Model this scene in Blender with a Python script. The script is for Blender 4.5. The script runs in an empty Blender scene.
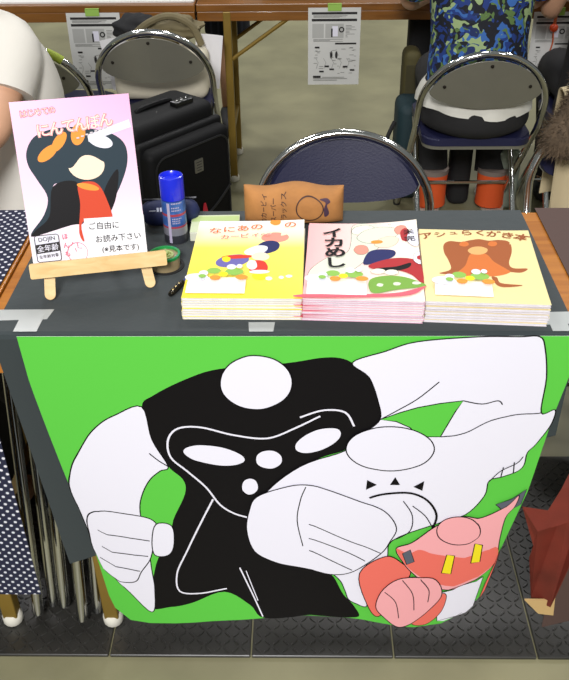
import bpy, bmesh, math, random
from mathutils import Vector, Matrix, Euler
random.seed(7)
SC = bpy.context.scene
COL = SC.collection
PI = math.pi

# ---------------------------------------------------------------- camera
cam = bpy.data.cameras.new('camera')
cam.sensor_fit = 'VERTICAL'
cam.sensor_height = 36.0
cam.lens = 863 / 680 * 36.0
cam.clip_start = 0.05
camo = bpy.data.objects.new('camera', cam)
COL.objects.link(camo)
th, yaw, roll = 0.604, 0.023, -0.014
_R = Vector((math.cos(yaw), math.sin(yaw), 0))
_U = Vector((-math.sin(yaw) * math.sin(th), math.cos(yaw) * math.sin(th), math.cos(th)))
_F = Vector((-math.sin(yaw) * math.cos(th), math.cos(yaw) * math.cos(th), -math.sin(th)))
_r = _R * math.cos(roll) + _U * math.sin(roll)
_u = -_R * math.sin(roll) + _U * math.cos(roll)
M = Matrix((_r, _u, -_F)).transposed().to_4x4()
M.translation = Vector((0.027, -1.108, 1.532))
camo.matrix_world = M
SC.camera = camo

# ---------------------------------------------------------------- world, hall lamps, added front fill, exposure
SC.view_settings.view_transform = 'Standard'
SC.view_settings.look = 'None'
SC.view_settings.exposure = 0.0
SC.view_settings.gamma = 1.0
SC.view_settings.use_curve_mapping = False
W = bpy.data.worlds.new('hall_air')
SC.world = W
W.use_nodes = True
W.node_tree.nodes['Background'].inputs[0].default_value = (0.80, 0.86, 0.82, 1)
W.node_tree.nodes['Background'].inputs[1].default_value = 0.22

def add_lamp(x, y, z, size, power, col=(0.985, 0.97, 0.975)):
    l = bpy.data.lights.new('hall_or_fill_lamp', 'AREA')
    l.shape = 'DISK'
    l.size = size
    l.energy = power
    l.color = col
    o = bpy.data.objects.new('hall_or_fill_lamp', l)
    COL.objects.link(o)
    o.location = (x, y, z)
    return o

FRONT_FILL = add_lamp(-0.4, -3.8, 3.7, 1.2, 285)  # added low front light that brightens poster and table, no real fixture
FRONT_FILL.rotation_euler = (math.radians(50), 0, 0)
for lx, ly, lp in ((-3.4, -1.2, 50), (3.4, -1.2, 50), (-2.2, 3.2, 75), (1.0, 3.4, 75), (4.2, 3.2, 75), (-3.5, 7.0, 110), (0.5, 7.0, 110), (4.5, 7.0, 110)):
    add_lamp(lx, ly, 6.0, 0.7, lp)

# ---------------------------------------------------------------- materials
def lin(c):
    return tuple(((v / 255) / 12.92 if v / 255 <= 0.04045 else ((v / 255 + 0.055) / 1.055) ** 2.4) for v in c) + (1,)

MATS = {}
def mat(name, c, rough=0.6, metal=0.0, spec=0.5, var=0.0, vscale=8.0, bump=0.0, bscale=60.0, coat=0.0, sheen=0.0, trans=0.0):
    if name in MATS:
        return MATS[name]
    m = bpy.data.materials.new(name)
    m.use_nodes = True
    nt = m.node_tree
    b = nt.nodes['Principled BSDF']
    b.inputs['Base Color'].default_value = lin(c)
    b.inputs['Roughness'].default_value = rough
    b.inputs['Metallic'].default_value = metal
    b.inputs['Specular IOR Level'].default_value = spec
    b.inputs['Coat Weight'].default_value = coat
    b.inputs['Sheen Weight'].default_value = sheen
    b.inputs['Transmission Weight'].default_value = trans
    tc = nt.nodes.new('ShaderNodeTexCoord')
    if var > 0:
        n = nt.nodes.new('ShaderNodeTexNoise')
        n.inputs['Scale'].default_value = vscale
        n.inputs['Detail'].default_value = 6
        nt.links.new(tc.outputs['Object'], n.inputs['Vector'])
        r = nt.nodes.new('ShaderNodeValToRGB')
        l = lin(c)
        r.color_ramp.elements[0].position = 0.3
        r.color_ramp.elements[1].position = 0.7
        r.color_ramp.elements[0].color = tuple(max(0, v * (1 - var)) for v in l[:3]) + (1,)
        r.color_ramp.elements[1].color = tuple(min(1, v * (1 + var)) for v in l[:3]) + (1,)
        nt.links.new(n.outputs['Fac'], r.inputs[0])
        nt.links.new(r.outputs[0], b.inputs['Base Color'])
    if bump > 0:
        n = nt.nodes.new('ShaderNodeTexNoise')
        n.inputs['Scale'].default_value = bscale
        n.inputs['Detail'].default_value = 4
        nt.links.new(tc.outputs['Object'], n.inputs['Vector'])
        bp = nt.nodes.new('ShaderNodeBump')
        bp.inputs['Strength'].default_value = bump
        bp.inputs['Distance'].default_value = 0.01
        nt.links.new(n.outputs['Fac'], bp.inputs['Height'])
        nt.links.new(bp.outputs[0], b.inputs['Normal'])
    MATS[name] = m
    return m

def wood_mat(name, c1, c2, rough=0.35, scale=(1.5, 22, 22), coat=0.2):
    m = bpy.data.materials.new(name)
    m.use_nodes = True
    nt = m.node_tree
    b = nt.nodes['Principled BSDF']
    b.inputs['Roughness'].default_value = rough
    b.inputs['Coat Weight'].default_value = coat
    tc = nt.nodes.new('ShaderNodeTexCoord')
    mp = nt.nodes.new('ShaderNodeMapping')
    mp.inputs['Scale'].default_value = scale
    nt.links.new(tc.outputs['Object'], mp.inputs[0])
    n = nt.nodes.new('ShaderNodeTexNoise')
    n.inputs['Scale'].default_value = 2.0
    n.inputs['Detail'].default_value = 8
    n.inputs['Distortion'].default_value = 1.2
    nt.links.new(mp.outputs[0], n.inputs['Vector'])
    r = nt.nodes.new('ShaderNodeValToRGB')
    r.color_ramp.elements[0].position = 0.32
    r.color_ramp.elements[1].position = 0.68
    r.color_ramp.elements[0].color = lin(c1)
    r.color_ramp.elements[1].color = lin(c2)
    nt.links.new(n.outputs['Fac'], r.inputs[0])
    nt.links.new(r.outputs[0], b.inputs['Base Color'])
    MATS[name] = m
    return m

def ramp_mat(name, stops, axis=1, lo=0.0, hi=1.0, rough=0.4):
    """printed gradient along one object axis"""
    m = bpy.data.materials.new(name)
    m.use_nodes = True
    nt = m.node_tree
    b = nt.nodes['Principled BSDF']
    b.inputs['Roughness'].default_value = rough
    tc = nt.nodes.new('ShaderNodeTexCoord')
    sp = nt.nodes.new('ShaderNodeSeparateXYZ')
    nt.links.new(tc.outputs['Object'], sp.inputs[0])
    mr = nt.nodes.new('ShaderNodeMapRange')
    mr.inputs['From Min'].default_value = lo
    mr.inputs['From Max'].default_value = hi
    nt.links.new(sp.outputs[axis], mr.inputs['Value'])
    r = nt.nodes.new('ShaderNodeValToRGB')
    e = r.color_ramp.elements
    while len(e) < len(stops):
        e.new(0.5)
    for i, (p, c) in enumerate(stops):
        e[i].position = p
        e[i].color = lin(c)
    nt.links.new(mr.outputs[0], r.inputs[0])
    nt.links.new(r.outputs[0], b.inputs['Base Color'])
    MATS[name] = m
    return m

def dots_mat(name, c, dot, cell=0.0185, rad=0.0030):
    m = bpy.data.materials.new(name)
    m.use_nodes = True
    nt = m.node_tree
    b = nt.nodes['Principled BSDF']
    b.inputs['Roughness'].default_value = 0.9
    tc = nt.nodes.new('ShaderNodeTexCoord')
    sp = nt.nodes.new('ShaderNodeSeparateXYZ')
    nt.links.new(tc.outputs['Object'], sp.inputs[0])
    def mth(op, a, bb):
        n = nt.nodes.new('ShaderNodeMath')
        n.operation = op
        for i, v in enumerate((a, bb)):
            if isinstance(v, (int, float)):
                n.inputs[i].default_value = v
            else:
                nt.links.new(v, n.inputs[i])
        return n.outputs[0]
    v = mth('ADD', sp.outputs[1], sp.outputs[2])
    a = mth('DIVIDE', mth('ADD', sp.outputs[0], v), cell)
    d = mth('DIVIDE', mth('SUBTRACT', sp.outputs[0], v), cell)
    fa = mth('SUBTRACT', mth('FRACT', mth('ADD', a, 500.0), 0), 0.5)
    fd = mth('SUBTRACT', mth('FRACT', mth('ADD', d, 500.0), 0), 0.5)
    r2 = mth('ADD', mth('MULTIPLY', fa, fa), mth('MULTIPLY', fd, fd))
    hit = mth('LESS_THAN', r2, (rad * 1.414 / cell) ** 2)
    mx = nt.nodes.new('ShaderNodeMix')
    mx.data_type = 'RGBA'
    nt.links.new(hit, mx.inputs[0])
    mx.inputs[6].default_value = lin(c)
    mx.inputs[7].default_value = lin(dot)
    nt.links.new(mx.outputs[2], b.inputs['Base Color'])
    MATS[name] = m
    return m

def floral_mat(name):
    m = bpy.data.materials.new(name)
    m.use_nodes = True
    nt = m.node_tree
    b = nt.nodes['Principled BSDF']
    b.inputs['Roughness'].default_value = 0.8
    tc = nt.nodes.new('ShaderNodeTexCoord')
    nz = nt.nodes.new('ShaderNodeTexNoise')
    nz.inputs['Scale'].default_value = 14
    nt.links.new(tc.outputs['Object'], nz.inputs['Vector'])
    mxv = nt.nodes.new('ShaderNodeMix')
    mxv.data_type = 'VECTOR'
    mxv.inputs[0].default_value = 0.18
    nt.links.new(tc.outputs['Object'], mxv.inputs[4])
    nt.links.new(nz.outputs['Color'], mxv.inputs[5])
    vo = nt.nodes.new('ShaderNodeTexVoronoi')
    vo.inputs['Scale'].default_value = 52
    nt.links.new(mxv.outputs[1], vo.inputs['Vector'])
    sp = nt.nodes.new('ShaderNodeSeparateColor')
    nt.links.new(vo.outputs['Color'], sp.inputs[0])
    r = nt.nodes.new('ShaderNodeValToRGB')
    r.color_ramp.interpolation = 'CONSTANT'
    e = r.color_ramp.elements
    stops = [(0, (12, 16, 28)), (0.3, (24, 52, 120)), (0.46, (14, 20, 34)), (0.58, (52, 100, 170)), (0.7, (88, 116, 62)), (0.8, (20, 40, 90)), (0.88, (150, 172, 120)), (0.95, (16, 26, 40))]
    while len(e) < len(stops):
        e.new(0.5)
    for i, (p, c) in enumerate(stops):
        e[i].position = p
        e[i].color = lin(c)
    nt.links.new(sp.outputs[0], r.inputs[0])
    nt.links.new(r.outputs[0], b.inputs['Base Color'])
    MATS[name] = m
    return m

INK = {'ink': (14, 12, 15), 'white': (230, 228, 240), 'green': (92, 196, 70), 'pink': (240, 168, 172), 'salmon': (232, 112, 98), 'orange': (240, 150, 60), 'yellow': (240, 222, 40), 'grey': (92, 96, 108),
       'pinkish': (238, 150, 132), 'navy_ink': (40, 44, 96), 'violet': (110, 104, 170), 'red': (214, 62, 48), 'skin_ink': (248, 222, 196), 'pale_green': (222, 226, 206), 'cream_ink': (246, 240, 218), 'dark_red': (176, 48, 52), 'leaf': (124, 170, 72),
       'rose': (226, 104, 118), 'brown': (164, 92, 52), 'orange_brown': (212, 118, 58), 'tan': (226, 176, 112), 'teal_ink': (38, 54, 64), 'red_ink': (206, 72, 44), 'title_orange': (226, 124, 50), 'title_brown': (150, 82, 46), 'lilac': (222, 170, 204), 'title_cream': (250, 222, 206), 'pen_pink': (232, 90, 120), 'title_pink': (226, 92, 120), 'print_grey': (120, 120, 116), 'card_green': (140, 186, 84), 'print_dark': (50, 48, 48)}
def ink(n):
    return mat('print_' + n, INK[n], 0.5, spec=0.15)

# ---------------------------------------------------------------- tags
def tag(o, label=None, cat=None, group=None, kind=None):
    if label: o['label'] = label
    if cat: o['category'] = cat
    if group: o['group'] = group
    if kind: o['kind'] = kind
    return o

def thing(name, label, cat, loc=(0, 0, 0), rz=0.0, group=None):
    o = bpy.data.objects.new(name, None)
    COL.objects.link(o)
    o.empty_display_size = 0.05
    o.location = loc
    o.rotation_euler = (0, 0, rz)
    return tag(o, label, cat, group)

def obj(name, bm, mats, parent=None, smooth=False, sharp=None):
    me = bpy.data.meshes.new(name)
    bmesh.ops.recalc_face_normals(bm, faces=bm.faces[:])
    bm.to_mesh(me)
    bm.free()
    for m in (mats if isinstance(mats, (list, tuple)) else [mats]):
        me.materials.append(m)
    if smooth:
        for p in me.polygons:
            p.use_smooth = True
        try:
            me.set_sharp_from_angle(angle=sharp if sharp else math.radians(42))
        except Exception:
            pass
    o = bpy.data.objects.new(name, me)
    COL.objects.link(o)
    if parent:
        o.parent = parent
    return o

def copy_tree(o, parent=None):
    c = o.copy()
    COL.objects.link(c)
    if parent:
        c.parent = parent
    for ch in list(o.children):
        copy_tree(ch, c)
    return c

# ---------------------------------------------------------------- mesh helpers
def add_box(bm, c, s, rot=None, bevel=0.0, mi=0, seg=2):
    r = bmesh.ops.create_cube(bm, size=1.0)
    vs = r['verts']
    for v in vs:
        v.co = Vector((v.co.x * s[0], v.co.y * s[1], v.co.z * s[2]))
    fs = list({f for v in vs for f in v.link_faces})
    if bevel > 0:
        es = list({e for v in vs for e in v.link_edges})
        rr = bmesh.ops.bevel(bm, geom=es + vs, offset=bevel, segments=seg, affect='EDGES', profile=0.5)
        fs = [f for f in rr['faces']] + [f for f in fs if f.is_valid]
        vs = list({v for f in fs if f.is_valid for v in f.verts})
    R = rot.to_matrix().to_4x4() if isinstance(rot, Euler) else (rot if rot is not None else Matrix.Identity(4))
    for v in vs:
        v.co = (R @ v.co) + Vector(c)
    for f in fs:
        if f.is_valid:
            f.material_index = mi
    return vs

def solid(bm, t):
    bmesh.ops.recalc_face_normals(bm, faces=bm.faces[:])
    bm.normal_update()
    bmesh.ops.solidify(bm, geom=bm.faces[:], thickness=t)

def add_loft(bm, rings, seg=28, mi=0):
    """stacked ellipses (cx, cy, cz, rx, ry), closed at both ends"""
    R_ = [[bm.verts.new((c[0] + c[3] * math.cos(2 * PI * k / seg), c[1] + c[4] * math.sin(2 * PI * k / seg), c[2])) for k in range(seg)] for c in rings]
    for A, B in zip(R_, R_[1:]):
        for k in range(seg):
            bm.faces.new((A[k], A[(k + 1) % seg], B[(k + 1) % seg], B[k])).material_index = mi
    bm.faces.new(R_[0]); bm.faces.new(R_[-1])

def catmull(pts, closed=False, n=6):
    P = [Vector(p) for p in pts]
    out = []
    N = len(P)
    rng = N if closed else N - 1
    for i in range(rng):
        if closed:
            p0, p1, p2, p3 = P[(i - 1) % N], P[i], P[(i + 1) % N], P[(i + 2) % N]
        else:
            p0, p1, p2, p3 = P[max(i - 1, 0)], P[i], P[i + 1], P[min(i + 2, N - 1)]
        for k in range(n):
            t = k / n
            out.append(0.5 * ((2 * p1) + (p2 - p0) * t + (2 * p0 - 5 * p1 + 4 * p2 - p3) * t * t + (3 * p1 - p0 - 3 * p2 + p3) * t * t * t))
    if not closed:
        out.append(P[-1])
    return out

def add_tube(bm, pts, r, seg=10, closed=False, mi=0, caps=True):
    P = [Vector(p) for p in pts]
    n = len(P)
    rad = r if isinstance(r, (list, tuple)) else [r] * n
    rings = []
    prev = None
    for i in range(n):
        if closed:
            t = (P[(i + 1) % n] - P[i - 1]).normalized()
        else:
            t = (P[min(i + 1, n - 1)] - P[max(i - 1, 0)]).normalized()
        if prev is None:
            a = Vector((0, 0, 1)) if abs(t.z) < 0.9 else Vector((1, 0, 0))
            u = t.cross(a).normalized()
        else:
            u = (prev - t * prev.dot(t)).normalized()
        prev = u
        w = t.cross(u)
        rings.append([bm.verts.new(P[i] + (u * math.cos(2 * PI * k / seg) + w * math.sin(2 * PI * k / seg)) * rad[i]) for k in range(seg)])
    m = n if closed else n - 1
    for i in range(m):
        A, B = rings[i], rings[(i + 1) % n]
        for k in range(seg):
            f = bm.faces.new((A[k], A[(k + 1) % seg], B[(k + 1) % seg], B[k]))
            f.material_index = mi
    if caps and not closed:
        for q in (rings[0], rings[-1]):
            f = bm.faces.new(q)
            f.material_index = mi
    return rings

def add_lathe(bm, prof, seg=28, c=(0, 0, 0), mis=None):
    rings = []
    for r, z in prof:
        if r < 1e-6:
            rings.append([bm.verts.new((c[0], c[1], c[2] + z))])
        else:
            rings.append([bm.verts.new((c[0] + r * math.cos(2 * PI * k / seg), c[1] + r * math.sin(2 * PI * k / seg), c[2] + z)) for k in range(seg)])
    for i in range(len(rings) - 1):
        A, B = rings[i], rings[i + 1]
        for k in range(seg):
            a = [A[0]] if len(A) == 1 else [A[k], A[(k + 1) % seg]]
            b = [B[0]] if len(B) == 1 else [B[(k + 1) % seg], B[k]]
            if len(a) + len(b) < 3:
                continue
            f = bm.faces.new(a + b)
            if mis:
                f.material_index = mis[i]

def add_prism(bm, pts, z0, z1, mi=0, fn=None):
    """polygon pts (x, y) extruded z0..z1, optionally mapped by fn"""
    fn = fn or (lambda v: v)
    A = [bm.verts.new(fn(Vector((p[0], p[1], z0)))) for p in pts]
    B = [bm.verts.new(fn(Vector((p[0], p[1], z1)))) for p in pts]
    fs = [bm.faces.new(A), bm.faces.new(B)]
    n = len(pts)
    for i in range(n):
        fs.append(bm.faces.new((A[i], A[(i + 1) % n], B[(i + 1) % n], B[i])))
    for f in fs:
        f.material_index = mi

def rrect(x0, y0, x1, y1, r, n=5):
    out = []
    for cx, cy, a in ((x1 - r, y1 - r, 0), (x0 + r, y1 - r, 90), (x0 + r, y0 + r, 180), (x1 - r, y0 + r, 270)):
        for k in range(n + 1):
            t = math.radians(a + 90 * k / n)
            out.append((cx + r * math.cos(t), cy + r * math.sin(t)))
    return out

_txt = bpy.data.curves.new('lettering', 'FONT')
_txto = bpy.data.objects.new('lettering', _txt)
def text_tris(s, size, bold=0.0):
    """lettering as flat triangles around its own centre"""
    COL.objects.link(_txto)
    _txt.body = s
    _txt.size = size
    _txt.offset = bold * size
    _txt.align_x = 'CENTER'
    _txt.align_y = 'CENTER'
    _txt.resolution_u = 3
    bpy.context.view_layer.update()
    dg = bpy.context.evaluated_depsgraph_get()
    ev = _txto.evaluated_get(dg)
    me = ev.to_mesh()
    V = [(v.co.x, v.co.y) for v in me.vertices]
    F = [tuple(p.vertices) for p in me.polygons]
    ev.to_mesh_clear()
    COL.objects.unlink(_txto)
    if V:
        cx = (min(v[0] for v in V) + max(v[0] for v in V)) / 2
        cy = (min(v[1] for v in V) + max(v[1] for v in V)) / 2
        V = [(x - cx, y - cy) for x, y in V]
    return V, F

class Sheet:
    """a printed surface: fn(u, v, h) places sheet coordinates (metres) with lift h"""
    def __init__(self, fn, cut_u=(), cut_v=(), dh=0.00025):
        self.fn, self.cu, self.cv, self.dh = fn, cut_u, cut_v, dh
        self.bm = bmesh.new()
        self.mats = []
        self.layer = 1
    def mi(self, m):
        if m not in self.mats:
            self.mats.append(m)
        return self.mats.index(m)
    def _put(self, V, F, m, lift):
        mi = self.mi(m)
        vs = [self.bm.verts.new(self.fn(x, y, lift)) for x, y in V]
        for f in F:
            try:
                ff = self.bm.faces.new([vs[i] for i in f])
                ff.material_index = mi
            except ValueError:
                pass
    def slab(self, us, vs, m, back=None, thick=0.0004):
        """the paper itself, a closed thin grid"""
        mi = self.mi(m)
        mb = self.mi(back or m)
        G = [[[self.bm.verts.new(self.fn(u, v, h)) for u in us] for v in vs] for h in (0, -thick)]
        nu, nv = len(us), len(vs)
        for side in (0, 1):
            for j in range(nv - 1):
                for i in range(nu - 1):
                    f = self.bm.faces.new((G[side][j][i], G[side][j][i + 1], G[side][j + 1][i + 1], G[side][j + 1][i]))
                    f.material_index = mi if side == 0 else mb
        rim = [(0, i) for i in range(nu)] + [(j, nu - 1) for j in range(1, nv)] + [(nv - 1, i) for i in range(nu - 2, -1, -1)] + [(j, 0) for j in range(nv - 2, 0, -1)]
        for k in range(len(rim)):
            a, b = rim[k], rim[(k + 1) % len(rim)]
            f = self.bm.faces.new((G[0][a[0]][a[1]], G[0][b[0]][b[1]], G[1][b[0]][b[1]], G[1][a[0]][a[1]]))
            f.material_index = mb
    def poly(self, pts, m, smooth=False, lift=None):
        if smooth:
            pts = [(p.x, p.y) for p in catmull([(a, b, 0) for a, b in pts], True, 5)]
        t = bmesh.new()
        vs = [t.verts.new((a, b, 0)) for a, b in pts]
        try:
            f = t.faces.new(vs)
        except ValueError:
            t.free()
            return
        bmesh.ops.triangulate(t, faces=[f])
        for no, cuts in (((1, 0, 0), self.cu), ((0, 1, 0), self.cv)):
            for c in cuts:
                bmesh.ops.bisect_plane(t, geom=t.verts[:] + t.edges[:] + t.faces[:], dist=1e-6, plane_co=(c * no[0], c * no[1], 0), plane_no=no)
        t.verts.index_update()
        V = [(v.co.x, v.co.y) for v in t.verts]
        F = [tuple(v.index for v in f.verts) for f in t.faces]
        t.free()
        self._put(V, F, m, self.layer * self.dh if lift is None else lift)
        self.layer += 1
    def line(self, pts, w, m, smooth=True, closed=False, lift=None):
        P = [Vector((a, b, 0)) for a, b in pts]
        if smooth:
            P = catmull(P, closed, 5)
        n = len(P)
        V, F = [], []
        for i in range(n):
            t = (P[(i + 1) % n] - P[i - 1]) if closed else (P[min(i + 1, n - 1)] - P[max(i - 1, 0)])
            if t.length < 1e-9:
                t = Vector((1, 0, 0))
            t.normalize()
            q = Vector((-t.y, t.x, 0)) * w / 2
            V += [(P[i].x + q.x, P[i].y + q.y), (P[i].x - q.x, P[i].y - q.y)]
        for i in range(n if closed else n - 1):
            a, b = 2 * i, 2 * ((i + 1) % n)
            F.append((a, a + 1, b + 1, b))
        self._put(V, F, m, self.layer * self.dh if lift is None else lift)
        self.layer += 1
    def shapes(self, L, edge='ink'):
        for kind, col, w, pts in L:
            if kind == 'L':
                self.line(pts, w, ink(col))
            else:
                self.poly(pts, ink(col), kind == 'S')
                if w:
                    self.line(pts, w, ink(edge), kind == 'S', True)
    def rect(self, x0, y0, x1, y1, m):
        self.poly([(x0, y0), (x1, y0), (x1, y1), (x0, y1)], m)
    def text(self, s, u, v, size, m, rot=0.0, bold=0.0, sx=1.0):
        V, F = text_tris(s, size, bold)
        c, sn = math.cos(rot), math.sin(rot)
        V = [(u + c * x * sx - sn * y, v + sn * x * sx + c * y) for x, y in V]
        self._put(V, F, m, self.layer * self.dh)
        self.layer += 1
    def build(self, name, parent=None, smooth=False):
        me = bpy.data.meshes.new(name)
        self.bm.to_mesh(me)
        self.bm.free()
        for m in self.mats:
            me.materials.append(m)
        if smooth:
            for p in me.polygons:
                p.use_smooth = True
        o = bpy.data.objects.new(name, me)
        COL.objects.link(o)
        if parent:
            o.parent = parent
        return o

def skinned(name, pts, edges, m, parent=None, sub=2, squash=None):
    """one continuous surface grown around a skeleton: pts = [(x, y, z, r)], pelvis first"""
    me = bpy.data.meshes.new(name)
    me.from_pydata([p[:3] for p in pts], edges, [])
    o = bpy.data.objects.new(name, me)
    COL.objects.link(o)
    sk = o.modifiers.new('skin', 'SKIN')
    sk.use_smooth_shade = True
    ss = o.modifiers.new('sub', 'SUBSURF')
    ss.levels = ss.render_levels = sub
    for i, p in enumerate(pts):
        r = p[3]
        me.skin_vertices[0].data[i].radius = (r, p[4]) if len(p) > 4 else (r, r)
        me.skin_vertices[0].data[i].use_root = (i == 0)
    bpy.context.view_layer.update()
    dg = bpy.context.evaluated_depsgraph_get()
    nm = bpy.data.meshes.new_from_object(o.evaluated_get(dg))
    o.modifiers.clear()
    o.data = nm
    nm.name = name
    bpy.data.meshes.remove(me)
    nm.materials.clear()
    nm.materials.append(m)
    for p in nm.polygons:
        p.use_smooth = True
    if squash:
        for v in nm.vertices:
            v.co = squash(v.co)
    if parent:
        o.parent = parent
    return o
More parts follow.
